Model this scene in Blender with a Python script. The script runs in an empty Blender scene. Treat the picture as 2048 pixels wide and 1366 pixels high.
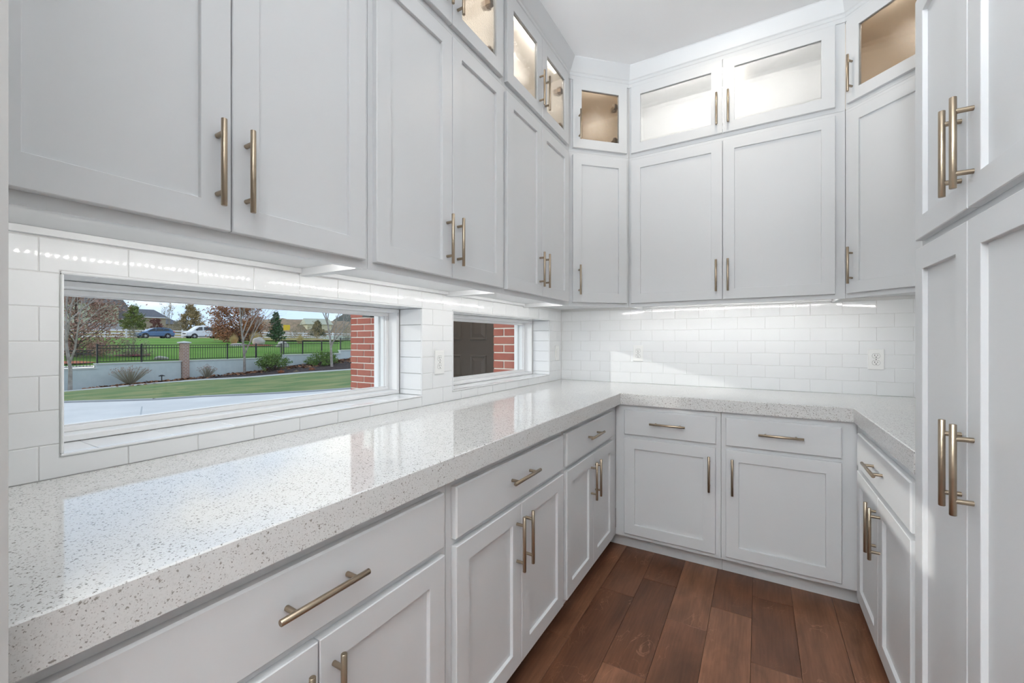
import bpy, math, random
from mathutils import Vector, Matrix

PI = math.pi
SC = bpy.context.scene
COL = SC.collection
rnd = random.Random(7)

# ------------------------------------------------------------------ camera
cam_d = bpy.data.cameras.new('camera')
cam = bpy.data.objects.new('camera', cam_d)
COL.objects.link(cam)
cam.location = (1.361, -3.132, 1.254)
cam.rotation_euler = (PI / 2, 0, math.radians(30.993))
cam_d.sensor_fit = 'HORIZONTAL'
cam_d.sensor_width = 36
cam_d.lens = 14.772
cam_d.shift_x = 0.0059
cam_d.shift_y = -0.0008
cam_d.clip_start = 0.02
cam_d.clip_end = 1000
SC.camera = cam

# ------------------------------------------------------------------ view
SC.view_settings.view_transform = 'Standard'
SC.view_settings.look = 'None'
SC.view_settings.exposure = 0.15
SC.view_settings.gamma = 1.0
SC.view_settings.use_curve_mapping = False
try:
    SC.cycles.use_denoising = True
    SC.cycles.max_bounces = 10
    SC.cycles.diffuse_bounces = 6
    SC.cycles.transparent_max_bounces = 16
    SC.cycles.caustics_reflective = False
    SC.cycles.caustics_refractive = False
    SC.cycles.sample_clamp_indirect = 6
except Exception:
    pass

# ------------------------------------------------------------------ sky
W = bpy.data.worlds.new('sky')
SC.world = W
W.use_nodes = True
nt = W.node_tree
nt.nodes.clear()


def nd(tree, typ, **kw):
    n = tree.nodes.new(typ)
    for k, v in kw.items():
        setattr(n, k, v)
    return n


tc = nd(nt, 'ShaderNodeTexCoord')
sep = nd(nt, 'ShaderNodeSeparateXYZ')
nt.links.new(tc.outputs['Generated'], sep.inputs[0])
ramp = nd(nt, 'ShaderNodeValToRGB')
e = ramp.color_ramp.elements
e[0].position = 0.0
e[0].color = (.54, .68, .87, 1)
e[1].position = .75
e[1].color = (.34, .48, .72, 1)
m1 = e.new(.25)
m1.color = (.47, .62, .84, 1)
nt.links.new(sep.outputs['Z'], ramp.inputs[0])
mp = nd(nt, 'ShaderNodeMapping')
mp.inputs['Scale'].default_value = (1, 1, 2.4)
mp.inputs['Location'].default_value = (3.1, 1.7, .4)
nt.links.new(tc.outputs['Generated'], mp.inputs['Vector'])
noi = nd(nt, 'ShaderNodeTexNoise')
noi.inputs['Scale'].default_value = 3.3
noi.inputs['Detail'].default_value = 9
noi.inputs['Roughness'].default_value = .58
nt.links.new(mp.outputs[0], noi.inputs['Vector'])
cr = nd(nt, 'ShaderNodeValToRGB')
cr.color_ramp.elements[0].position = .44
cr.color_ramp.elements[1].position = .63
nt.links.new(noi.outputs['Fac'], cr.inputs[0])
mx = nd(nt, 'ShaderNodeMix', data_type='RGBA')
mx.inputs['B'].default_value = (1.0, .99, .97, 1)
nt.links.new(cr.outputs['Color'], mx.inputs['Factor'])
nt.links.new(ramp.outputs['Color'], mx.inputs['A'])
bg = nd(nt, 'ShaderNodeBackground')
bg.inputs['Strength'].default_value = 1.38
nt.links.new(mx.outputs['Result'], bg.inputs['Color'])
wo = nd(nt, 'ShaderNodeOutputWorld')
nt.links.new(bg.outputs[0], wo.inputs[0])

# ------------------------------------------------------------------ sun (low, from the street side)
sd = bpy.data.lights.new('sun', 'SUN')
sd.energy = 1.25
sd.angle = math.radians(0.8)
sd.color = (1, .96, .90)
sun = bpy.data.objects.new('sun', sd)
COL.objects.link(sun)
sun.rotation_euler = Vector((1.77, 1.0, -.496)).to_track_quat('-Z', 'Y').to_euler()
sun.location = (-20, -10, 12)

# ------------------------------------------------------------------ added fill light over the hall behind the camera
def area(name, loc, sx, sy, power, color, rot=(0, 0, 0)):
    d = bpy.data.lights.new(name, 'AREA')
    d.shape = 'RECTANGLE'
    d.size, d.size_y = sx, sy
    d.energy = power
    d.color = color
    o = bpy.data.objects.new(name, d)
    COL.objects.link(o)
    o.location = loc
    o.rotation_euler = rot
    return o


area('hall_fill_light', (.75, -5.0, 3.03), 1.5, 1.2, 14, (.92, .97, 1))  # unseen soft fill for the pantry, no fixture behind it

LAMP = 70.0          # pantry ceiling lamp diffuser emission
LED = 185.0          # under-cabinet diodes
BAR = 85.0
UPLIGHT = 2350.0       # added uplight in the hall behind the camera           # light bars in the glass cabinets

# ------------------------------------------------------------------ materials
MATS = {}


def mat(name, color, rough=.5, metal=0.0, spec=.5, bump=None, emit=None, coat=0.0, trans=0.0):
    m = bpy.data.materials.new(name)
    m.use_nodes = True
    t = m.node_tree
    b = t.nodes['Principled BSDF']
    b.inputs['Base Color'].default_value = (*color, 1)
    b.inputs['Roughness'].default_value = rough
    b.inputs['Metallic'].default_value = metal
    b.inputs['Specular IOR Level'].default_value = spec
    b.inputs['Coat Weight'].default_value = coat
    if emit:
        b.inputs['Emission Color'].default_value = (*emit[0], 1)
        b.inputs['Emission Strength'].default_value = emit[1]
    if bump:
        scale, strength, dist = bump
        c = nd(t, 'ShaderNodeTexCoord')
        n = nd(t, 'ShaderNodeTexNoise')
        n.inputs['Scale'].default_value = scale
        n.inputs['Detail'].default_value = 4
        t.links.new(c.outputs['Object'], n.inputs['Vector'])
        bp = nd(t, 'ShaderNodeBump')
        bp.inputs['Strength'].default_value = strength
        bp.inputs['Distance'].default_value = dist
        t.links.new(n.outputs['Fac'], bp.inputs['Height'])
        t.links.new(bp.outputs[0], b.inputs['Normal'])
    MATS[name] = m
    return m


def vary(m, c2, scale=6, lo=.35, hi=.65, detail=5, obj_random=False, c3=None, coord='Object', stretch=None):
    """mix the base colour with c2 by noise (and by object for separate pieces)"""
    t = m.node_tree
    b = t.nodes['Principled BSDF']
    c1 = tuple(b.inputs['Base Color'].default_value)
    c = nd(t, 'ShaderNodeTexCoord')
    n = nd(t, 'ShaderNodeTexNoise')
    n.inputs['Scale'].default_value = scale
    n.inputs['Detail'].default_value = detail
    vec = c.outputs[coord]
    if stretch:
        mpn = nd(t, 'ShaderNodeMapping')
        mpn.inputs['Scale'].default_value = stretch
        t.links.new(vec, mpn.inputs[0])
        vec = mpn.outputs[0]
    t.links.new(vec, n.inputs['Vector'])
    mr = nd(t, 'ShaderNodeMapRange')
    mr.inputs['From Min'].default_value = lo
    mr.inputs['From Max'].default_value = hi
    t.links.new(n.outputs['Fac'], mr.inputs['Value'])
    mxx = nd(t, 'ShaderNodeMix', data_type='RGBA')
    mxx.inputs['A'].default_value = c1
    mxx.inputs['B'].default_value = (*c2, 1)
    t.links.new(mr.outputs[0], mxx.inputs['Factor'])
    out = mxx.outputs['Result']
    if obj_random:
        oi = nd(t, 'ShaderNodeObjectInfo')
        m2 = nd(t, 'ShaderNodeMix', data_type='RGBA')
        m2.inputs['B'].default_value = (*c3, 1)
        t.links.new(oi.outputs['Random'], m2.inputs['Factor'])
        t.links.new(out, m2.inputs['A'])
        out = m2.outputs['Result']
    t.links.new(out, b.inputs['Base Color'])
    return m


paint = mat('cabinet_paint', (.67, .68, .69), .38, spec=.4)
ceil_paint = mat('ceiling_paint', (.89, .89, .895), .8, spec=.2)
wall_paint = mat('wall_paint', (.40, .395, .385), .75, spec=.2)
grout = mat('grout', (.66, .66, .655), .9, spec=.1)
tile_m = mat('glazed_tile', (.79, .80, .81), .045, spec=.5, bump=(9, .06, .004))
vinyl = mat('window_vinyl', (.88, .88, .88), .35)
brass = mat('champagne_metal', (.36, .29, .215), .33, 1.0)
hinge_m = mat('hinge_metal', (.16, .105, .06), .4, .3)
plastic = mat('white_plastic', (.82, .82, .81), .3)
slot_m = mat('dark_slot', (.03, .03, .03), .6)
gap_m = mat('shadow_line', (.25, .25, .25), .8)
interior_white = mat('interior_white', (.78, .78, .78), .5)
interior_cream = mat('interior_cream', (.84, .805, .76), .5)
interior_warm_tint = mat('interior_warm_tint', (.70, .61, .50), .5)  # warm light in the corner cabinets, put into the colour as tan
lamp_m = mat('lamp_diffuser', (.9, .88, .82), .5, emit=((1, .90, .76), LAMP))
diode_m = mat('diode', (1, 1, 1), .5, emit=((1, .985, .95), LED))
bar_m = mat('light_bar', (1, 1, 1), .5, emit=((1, .945, .87), BAR))
bar_cool = mat('light_bar_cool', (1, 1, 1), .5, emit=((1, .985, .96), BAR * 1.7))
tape_m = mat('led_tape', (.8, .8, .78), .5)


def glass_mat(name, tint, gloss_rough, textured=False, refl=.022):
    m = bpy.data.materials.new(name)
    m.use_nodes = True
    t = m.node_tree
    t.nodes.clear()
    o = nd(t, 'ShaderNodeOutputMaterial')
    tr = nd(t, 'ShaderNodeBsdfTransparent')
    tr.inputs[0].default_value = (*tint, 1)
    gl = nd(t, 'ShaderNodeBsdfGlossy')
    gl.inputs['Roughness'].default_value = gloss_rough
    # Schlick reflectance, the same for both faces of the pane
    lw = nd(t, 'ShaderNodeLayerWeight')
    lw.inputs['Blend'].default_value = .5
    pw = nd(t, 'ShaderNodeMath', operation='POWER')
    pw.inputs[1].default_value = 5
    t.links.new(lw.outputs['Facing'], pw.inputs[0])
    fr = nd(t, 'ShaderNodeMath', operation='MULTIPLY_ADD')
    fr.inputs[1].default_value = .6
    fr.inputs[2].default_value = refl
    t.links.new(pw.outputs[0], fr.inputs[0])
    mxs = nd(t, 'ShaderNodeMixShader')
    through = tr.outputs[0]
    if textured:
        c = nd(t, 'ShaderNodeTexCoord')
        n = nd(t, 'ShaderNodeTexNoise')
        n.inputs['Scale'].default_value = 160
        n.inputs['Detail'].default_value = 2
        t.links.new(c.outputs['Object'], n.inputs['Vector'])
        bp = nd(t, 'ShaderNodeBump')
        bp.inputs['Strength'].default_value = .35
        bp.inputs['Distance'].default_value = .002
        t.links.new(n.outputs['Fac'], bp.inputs['Height'])
        t.links.new(bp.outputs[0], gl.inputs['Normal'])
        rf = nd(t, 'ShaderNodeBsdfRefraction')
        rf.inputs['IOR'].default_value = 1.12
        rf.inputs['Roughness'].default_value = .10
        rf.inputs['Color'].default_value = (*tint, 1)
        t.links.new(bp.outputs[0], rf.inputs['Normal'])
        m2 = nd(t, 'ShaderNodeMixShader')
        m2.inputs[0].default_value = .6
        t.links.new(tr.outputs[0], m2.inputs[1])
        t.links.new(rf.outputs[0], m2.inputs[2])
        through = m2.outputs[0]
    t.links.new(fr.outputs[0], mxs.inputs[0])
    t.links.new(through, mxs.inputs[1])
    t.links.new(gl.outputs[0], mxs.inputs[2])
    t.links.new(mxs.outputs[0], o.inputs[0])
    return m


clear_glass = glass_mat('clear_glass', (.97, .985, .98), .0)
seeded_glass = glass_mat('seeded_glass', (.96, .96, .95), .12, True, .03)


def quartz():
    m = mat('speckled_quartz', (.66, .655, .65), .07, spec=.55)
    t = m.node_tree
    b = t.nodes['Principled BSDF']
    c = nd(t, 'ShaderNodeTexCoord')
    base = nd(t, 'ShaderNodeRGB')
    base.outputs[0].default_value = (.70, .70, .69, 1)
    last = base.outputs[0]

    wob = nd(t, 'ShaderNodeTexNoise')
    wob.inputs['Scale'].default_value = 330
    wob.inputs['Detail'].default_value = 1
    t.links.new(c.outputs['Object'], wob.inputs['Vector'])
    wsc = nd(t, 'ShaderNodeVectorMath', operation='SCALE')
    wsc.inputs['Scale'].default_value = .0055
    t.links.new(wob.outputs['Color'], wsc.inputs[0])
    wad = nd(t, 'ShaderNodeVectorMath', operation='ADD')
    t.links.new(c.outputs['Object'], wad.inputs[0])
    t.links.new(wsc.outputs[0], wad.inputs[1])

    def layer(scale, dist_lo, dist_hi, pick, col, last, strength=1.0):
        v = nd(t, 'ShaderNodeTexVoronoi')
        v.inputs['Scale'].default_value = scale
        v.inputs['Randomness'].default_value = 1
        t.links.new(wad.outputs[0], v.inputs['Vector'])
        mr = nd(t, 'ShaderNodeMapRange')
        mr.inputs['From Min'].default_value = dist_lo
        mr.inputs['From Max'].default_value = dist_hi
        mr.inputs['To Min'].default_value = 1
        mr.inputs['To Max'].default_value = 0
        t.links.new(v.outputs['Distance'], mr.inputs['Value'])
        s = nd(t, 'ShaderNodeSeparateColor')
        t.links.new(v.outputs['Color'], s.inputs[0])
        lt = nd(t, 'ShaderNodeMath', operation='LESS_THAN')
        lt.inputs[1].default_value = pick
        t.links.new(s.outputs[0], lt.inputs[0])
        mu = nd(t, 'ShaderNodeMath', operation='MULTIPLY')
        t.links.new(lt.outputs[0], mu.inputs[0])
        t.links.new(mr.outputs[0], mu.inputs[1])
        mu2 = nd(t, 'ShaderNodeMath', operation='MULTIPLY')
        mu2.inputs[1].default_value = strength
        t.links.new(mu.outputs[0], mu2.inputs[0])
        x = nd(t, 'ShaderNodeMix', data_type='RGBA')
        x.inputs['B'].default_value = (*col, 1)
        t.links.new(mu2.outputs[0], x.inputs['Factor'])
        t.links.new(last, x.inputs['A'])
        return x.outputs['Result']

    last = layer(420, .15, .6, .45, (.56, .555, .545), last, .7)
    last = layer(330, .15, .55, .25, (.74, .74, .74), last, .8)
    last = layer(300, .28, .42, .38, (.23, .215, .195), last, .85)
    last = layer(185, .24, .36, .26, (.125, .112, .10), last, .95)
    last = layer(110, .20, .30, .10, (.20, .18, .155), last, .85)
    t.links.new(last, b.inputs['Base Color'])
    return m


quartz_m = quartz()


def wood():
    m = mat('stained_maple', (.10, .04, .02), .40, spec=.25)
    t = m.node_tree
    b = t.nodes['Principled BSDF']
    c = nd(t, 'ShaderNodeTexCoord')
    oi = nd(t, 'ShaderNodeObjectInfo')
    off = nd(t, 'ShaderNodeVectorMath', operation='SCALE')
    off.inputs[0].default_value = (31.7, 17.3, 9.1)
    t.links.new(oi.outputs['Random'], off.inputs['Scale'])
    add = nd(t, 'ShaderNodeVectorMath', operation='ADD')
    t.links.new(c.outputs['Object'], add.inputs[0])
    t.links.new(off.outputs[0], add.inputs[1])
    # plank tone
    r1 = nd(t, 'ShaderNodeValToRGB')
    el = r1.color_ramp.elements
    el[0].color = (.092, .037, .019, 1)
    el[1].color = (.172, .078, .043, 1)
    x = el.new(.45)
    x.color = (.132, .057, .031, 1)
    t.links.new(oi.outputs['Random'], r1.inputs[0])
    # stain clouds
    mpn = nd(t, 'ShaderNodeMapping')
    mpn.inputs['Scale'].default_value = (9, 2.6, 1)
    t.links.new(add.outputs[0], mpn.inputs[0])
    n1 = nd(t, 'ShaderNodeTexNoise')
    n1.inputs['Scale'].default_value = 1.0
    n1.inputs['Detail'].default_value = 6
    n1.inputs['Distortion'].default_value = .8
    t.links.new(mpn.outputs[0], n1.inputs['Vector'])
    mr = nd(t, 'ShaderNodeMapRange')
    mr.inputs['From Min'].default_value = .3
    mr.inputs['From Max'].default_value = .7
    mr.inputs['To Min'].default_value = .62
    mr.inputs['To Max'].default_value = 1.3
    t.links.new(n1.outputs['Fac'], mr.inputs['Value'])
    mul = nd(t, 'ShaderNodeVectorMath', operation='SCALE')
    t.links.new(r1.outputs['Color'], mul.inputs[0])
    t.links.new(mr.outputs[0], mul.inputs['Scale'])
    # fine grain
    mp2 = nd(t, 'ShaderNodeMapping')
    mp2.inputs['Scale'].default_value = (120, 7, 1)
    t.links.new(add.outputs[0], mp2.inputs[0])
    n2 = nd(t, 'ShaderNodeTexNoise')
    n2.inputs['Scale'].default_value = 1
    n2.inputs['Detail'].default_value = 5
    t.links.new(mp2.outputs[0], n2.inputs['Vector'])
    mr2 = nd(t, 'ShaderNodeMapRange')
    mr2.inputs['From Min'].default_value = .3
    mr2.inputs['From Max'].default_value = .7
    mr2.inputs['To Min'].default_value = .80
    mr2.inputs['To Max'].default_value = 1.14
    t.links.new(n2.outputs['Fac'], mr2.inputs['Value'])
    mul2 = nd(t, 'ShaderNodeVectorMath', operation='SCALE')
    t.links.new(mul.outputs[0], mul2.inputs[0])
    t.links.new(mr2.outputs[0], mul2.inputs['Scale'])
    # pale curly veins: thin contour lines of a distorted noise
    mp3 = nd(t, 'ShaderNodeMapping')
    mp3.inputs['Scale'].default_value = (7.5, 3.4, 1)
    t.links.new(add.outputs[0], mp3.inputs[0])
    n3 = nd(t, 'ShaderNodeTexNoise')
    n3.inputs['Scale'].default_value = 1.0
    n3.inputs['Detail'].default_value = 5
    n3.inputs['Distortion'].default_value = 1.9
    t.links.new(mp3.outputs[0], n3.inputs['Vector'])
    sb = nd(t, 'ShaderNodeMath', operation='SUBTRACT')
    sb.inputs[1].default_value = .5
    t.links.new(n3.outputs['Fac'], sb.inputs[0])
    ab = nd(t, 'ShaderNodeMath', operation='ABSOLUTE')
    t.links.new(sb.outputs[0], ab.inputs[0])
    mr3 = nd(t, 'ShaderNodeMapRange')
    mr3.inputs['From Min'].default_value = .0
    mr3.inputs['From Max'].default_value = .011
    mr3.inputs['To Min'].default_value = .42
    mr3.inputs['To Max'].default_value = 0
    t.links.new(ab.outputs[0], mr3.inputs['Value'])
    n4 = nd(t, 'ShaderNodeTexNoise')
    n4.inputs['Scale'].default_value = 5
    t.links.new(add.outputs[0], n4.inputs['Vector'])
    mr4 = nd(t, 'ShaderNodeMapRange')
    mr4.inputs['From Min'].default_value = .5
    mr4.inputs['From Max'].default_value = .66
    t.links.new(n4.outputs['Fac'], mr4.inputs['Value'])
    pm = nd(t, 'ShaderNodeMath', operation='MULTIPLY')
    t.links.new(mr3.outputs[0], pm.inputs[0])
    t.links.new(mr4.outputs[0], pm.inputs[1])
    vx = nd(t, 'ShaderNodeMix', data_type='RGBA')
    vx.inputs['B'].default_value = (.36, .185, .11, 1)
    t.links.new(pm.outputs[0], vx.inputs['Factor'])
    t.links.new(mul2.outputs[0], vx.inputs['A'])
    t.links.new(vx.outputs['Result'], b.inputs['Base Color'])
    bp = nd(t, 'ShaderNodeBump')
    bp.inputs['Strength'].default_value = .15
    bp.inputs['Distance'].default_value = .001
    t.links.new(n2.outputs['Fac'], bp.inputs['Height'])
    t.links.new(bp.outputs[0], b.inputs['Normal'])
    return m


wood_m = wood()
seam_m = mat('floor_seam', (.02, .009, .005), .8)


# ------------------------------------------------------------------ mesh helpers
class MB:
    def __init__(s):
        s.v, s.f, s.m, s.s = [], [], [], []

    def add(s, vs, fs, mi=0, smooth=False):
        b = len(s.v)
        s.v += [tuple(p) for p in vs]
        for f in fs:
            s.f.append(tuple(i + b for i in f))
            s.m.append(mi)
            s.s.append(smooth)

    def box(s, x0, x1, y0, y1, z0, z1, mi=0):
        s.add([(x0, y0, z0), (x1, y0, z0), (x1, y1, z0), (x0, y1, z0), (x0, y0, z1), (x1, y0, z1), (x1, y1, z1), (x0, y1, z1)],
              [(0, 3, 2, 1), (4, 5, 6, 7), (0, 1, 5, 4), (1, 2, 6, 5), (2, 3, 7, 6), (3, 0, 4, 7)], mi)

    def cbox(s, x0, x1, y0, y1, z0, z1, c, mi=0):
        """box with chamfered edges"""
        lo, hi = (x0, y0, z0), (x1, y1, z1)
        vs, idx = [], {}
        for sx in (0, 1):
            for sy in (0, 1):
                for sz in (0, 1):
                    sg = (sx, sy, sz)
                    for ax in range(3):
                        p = []
                        for k in range(3):
                            q = hi[k] if sg[k] else lo[k]
                            if k != ax:
                                q += -c if sg[k] else c
                            p.append(q)
                        idx[(sg, ax)] = len(vs)
                        vs.append(tuple(p))
        fs = []
        for ax in range(3):
            o = [k for k in range(3) if k != ax]
            for sd_ in (0, 1):
                q = []
                for a, b in ((0, 0), (1, 0), (1, 1), (0, 1)):
                    sg = [0, 0, 0]
                    sg[ax] = sd_
                    sg[o[0]] = a
                    sg[o[1]] = b
                    q.append(idx[(tuple(sg), ax)])
                fs.append(q)
        for ax in range(3):
            o = [k for k in range(3) if k != ax]
            for a in (0, 1):
                for b in (0, 1):
                    s0, s1 = [0, 0, 0], [0, 0, 0]
                    s0[o[0]] = s1[o[0]] = a
                    s0[o[1]] = s1[o[1]] = b
                    s1[ax] = 1
                    s0, s1 = tuple(s0), tuple(s1)
                    fs.append([idx[(s0, o[0])], idx[(s1, o[0])], idx[(s1, o[1])], idx[(s0, o[1])]])
        for sx in (0, 1):
            for sy in (0, 1):
                for sz in (0, 1):
                    fs.append([idx[((sx, sy, sz), 0)], idx[((sx, sy, sz), 1)], idx[((sx, sy, sz), 2)]])
        # orient outward
        cx, cy, cz = [(lo[k] + hi[k]) / 2 for k in range(3)]
        out = []
        for f in fs:
            a, b, d = Vector(vs[f[0]]), Vector(vs[f[1]]), Vector(vs[f[2]])
            n = (b - a).cross(d - a)
            ctr = sum((Vector(vs[i]) for i in f), Vector()) / len(f) - Vector((cx, cy, cz))
            out.append(tuple(f) if n.dot(ctr) > 0 else tuple(reversed(f)))
        s.add(vs, out, mi)

    def prism(s, poly, z0, z1, mi=0):
        n = len(poly)
        a = sum(poly[i][0] * poly[(i + 1) % n][1] - poly[(i + 1) % n][0] * poly[i][1] for i in range(n))
        if a < 0:
            poly = poly[::-1]
        vs = [(x, y, z0) for x, y in poly] + [(x, y, z1) for x, y in poly]
        fs = [tuple(range(n - 1, -1, -1)), tuple(range(n, 2 * n))]
        fs += [(i, (i + 1) % n, n + (i + 1) % n, n + i) for i in range(n)]
        s.add(vs, fs, mi)

    def tube(s, pts, radii, n=8, mi=0, caps=True, smooth=True):
        pts = [Vector(p) for p in pts]
        rings, up = [], None
        for i, p in enumerate(pts):
            d = (pts[min(i + 1, len(pts) - 1)] - pts[max(i - 1, 0)]).normalized()
            if up is None:
                up = d.orthogonal().normalized()
            up = (up - d * up.dot(d))
            up = up.normalized() if up.length > 1e-6 else d.orthogonal().normalized()
            w = d.cross(up)
            r = radii[i] if isinstance(radii, (list, tuple)) else radii
            rings.append([p + (up * math.cos(2 * PI * k / n) + w * math.sin(2 * PI * k / n)) * r for k in range(n)])
        vs = [q for r in rings for q in r]
        fs = []
        for i in range(len(pts) - 1):
            for k in range(n):
                a, b = i * n + k, i * n + (k + 1) % n
                fs.append((a, b, b + n, a + n))
        s.add(vs, fs, mi, smooth)
        if caps:
            L = len(pts) - 1
            s.add(rings[0], [tuple(range(n - 1, -1, -1))], mi)
            s.add(rings[L], [tuple(range(n))], mi)

    def quad(s, a, b, c, d, mi=0):
        s.add([a, b, c, d], [(0, 1, 2, 3)], mi)

    def lathe(s, prof, n=20, mi=0, axis='z', centre=(0, 0, 0)):
        vs, fs = [], []
        for r, h in prof:
            for k in range(n):
                a = 2 * PI * k / n
                if axis == 'z':
                    q = (r * math.cos(a), r * math.sin(a), h)
                else:
                    q = (r * math.cos(a), h, r * math.sin(a))
                vs.append(tuple(q[i] + centre[i] for i in range(3)))
        for i in range(len(prof) - 1):
            for k in range(n):
                a, b = i * n + k, i * n + (k + 1) % n
                fs.append((a, b, b + n, a + n) if axis == 'z' else (b, a, a + n, b + n))
        s.add(vs, fs, mi, True)

    def mesh(s, name, mats):
        me = bpy.data.meshes.new(name)
        me.from_pydata(s.v, [], s.f)
        for m in (mats if isinstance(mats, (list, tuple)) else [mats]):
            me.materials.append(m)
        for p, mi, sm in zip(me.polygons, s.m, s.s):
            p.material_index = mi
            p.use_smooth = sm
        me.update()
        return me

    def build(s, name, mats, parent=None, loc=None, rot=None):
        return link(name, s.mesh(name, mats), parent, loc, rot)


def link(name, me, parent=None, loc=None, rot=None):
    o = bpy.data.objects.new(name, me)
    COL.objects.link(o)
    if parent is not None:
        o.parent = parent
    if loc is not None:
        o.location = loc
    if rot is not None:
        o.rotation_euler = rot
    return o


def tag(o, label=None, cat=None, group=None, kind=None):
    if label:
        o['label'] = label
    if cat:
        o['category'] = cat
    if group:
        o['group'] = group
    if kind:
        o['kind'] = kind
    return o


def empty(name, loc, rz=0.0):
    o = bpy.data.objects.new(name, None)
    COL.objects.link(o)
    o.location = loc
    o.rotation_euler = (0, 0, rz)
    o.empty_display_size = .1
    return o


def struct(o):
    o['kind'] = 'structure'
    return o

# ================================================================== ROOM
ZC = 0.943            # counter top
ROW = 0.0773          # tile course
TP = 0.154            # tile pitch
CEIL = 3.05
WZ0, WZ1 = 0.996, 1.407
WIN = [(-2.829, -1.640), (-1.400, -0.228)]
XR = 2.380            # wall on the far side

# wall with the two windows
mb = MB()
g = -.0016
e_ = .006
segs = [(-6.3, WIN[0][0] - e_), (WIN[0][1] + e_, WIN[1][0] - e_), (WIN[1][1] + e_, .25)]
for a, b in segs:
    mb.box(-.26, g, a, b, -.1, 3.15)
for a, b in WIN:
    mb.box(-.26, g, a - e_, b + e_, -.1, WZ0 - e_)
    mb.box(-.26, g, a - e_, b + e_, WZ1 + e_, 3.15)
wall_left = struct(mb.build('wall_left', grout))
mb = MB()
mb.box(-.26, XR + .2, .0016, .2, -.1, 3.15)
wall_back = struct(mb.build('wall_back', grout))
mb = MB()
mb.box(XR + .0016, XR + .15, -3.025, .0016, -.1, 3.15)
wall_right = struct(mb.build('wall_right', grout))
mb = MB()
mb.box(g, .70, -3.145, -3.025, 0, 3.05)
wall_front = struct(mb.build('wall_front', wall_paint))
mb = MB()
mb.box(2.02, 5.2, -3.145, -3.0255, 0, 3.05)
struct(mb.build('wall_front_far_jamb', wall_paint))
# hall behind the camera: one window in its end wall
mb = MB()
hx0, hx1, hz0, hz1 = .55, 1.75, 1.15, 2.15
mb.box(-.26, hx0, -6.35, -6.2, 0, 3.15)
mb.box(hx1, 5.2, -6.35, -6.2, 0, 3.15)
mb.box(hx0, hx1, -6.35, -6.2, 0, hz0)
mb.box(hx0, hx1, -6.35, -6.2, hz1, 3.15)
struct(mb.build('wall_hall_end', wall_paint))
mb = MB()
mb.box(5.1, 5.2, -6.2, -3.145, 0, 3.15)
struct(mb.build('wall_hall_side', wall_paint))
mb = MB()
for a, b, c, d in ((hx0, hx1, hz0, hz0 + .05), (hx0, hx1, hz1 - .05, hz1), (hx0, hx0 + .05, hz0 + .05, hz1 - .05), (hx1 - .05, hx1, hz0 + .05, hz1 - .05), (1.13, 1.17, hz0 + .05, hz1 - .05)):
    mb.box(a, b, -6.30, -6.22, c, d)
w3 = struct(mb.build('window_3', vinyl))
mb = MB()
mb.box(hx0 + .04, hx1 - .04, -6.262, -6.258, hz0 + .04, hz1 - .04)
mb.build('pane', clear_glass, w3)
mb = MB()
mb.box(-.26, 5.2, -6.35, .2, CEIL, 3.16)
struct(mb.build('ceiling', ceil_paint))

# ------------------------------------------------------------------ floor of planks (they run away from the doorway)
mb = MB()
mb.box(-.26, 5.2, -6.35, .2, -.03, -.0035)
floor = struct(mb.build('floor', seam_m))
PW = .1655
seams0 = .6737
known = {0: [-1.48], 1: [-1.05], 2: [-.855, -1.53], 3: [-1.13], 4: [-.933], 5: [-.738, -1.233], 6: [-1.62], -1: [-.82]}


def plank(x0, y0, y1):
    cx, cy = x0 + PW / 2, (y0 + y1) / 2
    hw, hl = PW / 2 - .0006, (y1 - y0) / 2 - .0006
    m_ = MB()
    m_.cbox(-hw, hw, -hl, hl, -.0034, 0, .0009)
    o = m_.build('plank', wood_m, floor, (cx, cy, rnd.uniform(-.0003, 0)))
    return o


# column k spans seam k-1 .. k
for k in range(-4, 24):
    x0 = seams0 + (k - 1) * PW
    if x0 + PW > 5.1:
        break
    js = sorted(known.get(k, []), reverse=True)
    ys = [-.50] + js
    y = ys[-1] if js else -.5 - rnd.uniform(.3, 1.0)
    if not js:
        ys.append(y)
    end = -3.1 if x0 > 2.0 or x0 < .5 else -6.2
    if x0 > 2.0:
        ys, y = [-3.146], -3.146
        end = -6.2
    if x0 < .5:
        if x0 + PW < .5:
            ys, y = [-3.146], -3.146
        end = -6.2
    while y > end:
        y = max(end, y - rnd.uniform(.75, 1.35))
        if y - end < .25:
            y = end
        ys.append(y)
    for a, b in zip(ys[1:], ys[:-1]):
        plank(x0, a, b)

# ------------------------------------------------------------------ wall tiles
def offset_poly(poly, d):
    n = len(poly)
    out = []
    for i in range(n):
        p0, p1, p2 = Vector(poly[i - 1]), Vector(poly[i]), Vector(poly[(i + 1) % n])
        d1, d2 = (p1 - p0).normalized(), (p2 - p1).normalized()
        n1, n2 = Vector((-d1.y, d1.x)), Vector((-d2.y, d2.x))
        k = (n1 + n2) / (1 + n1.dot(n2))
        out.append(tuple(p1 + k * d))
    return out


tile_cache = {}


def tile(parent, wall, a, b, z0, z1):
    """glazed tile covering [a,b] along the wall and [z0,z1]; wall: function (u, z) -> location, rotation"""
    J = .0008
    w, h = round(b - a - 2 * J, 4), round(z1 - z0 - 2 * J, 4)
    if w < .004 or h < .004:
        return
    key = (w, h)
    if key not in tile_cache:
        m_ = MB()
        m_.cbox(-w / 2, w / 2, 0, .004, -h / 2, h / 2, .0011)
        tile_cache[key] = m_.mesh('tile', tile_m)
    loc, rz = wall((a + b) / 2, (z0 + z1) / 2)
    o = link('tile', tile_cache[key], parent, loc)
    o.rotation_euler = (rnd.gauss(0, .0025), 0, rz + rnd.gauss(0, .0025))
    return o


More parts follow.
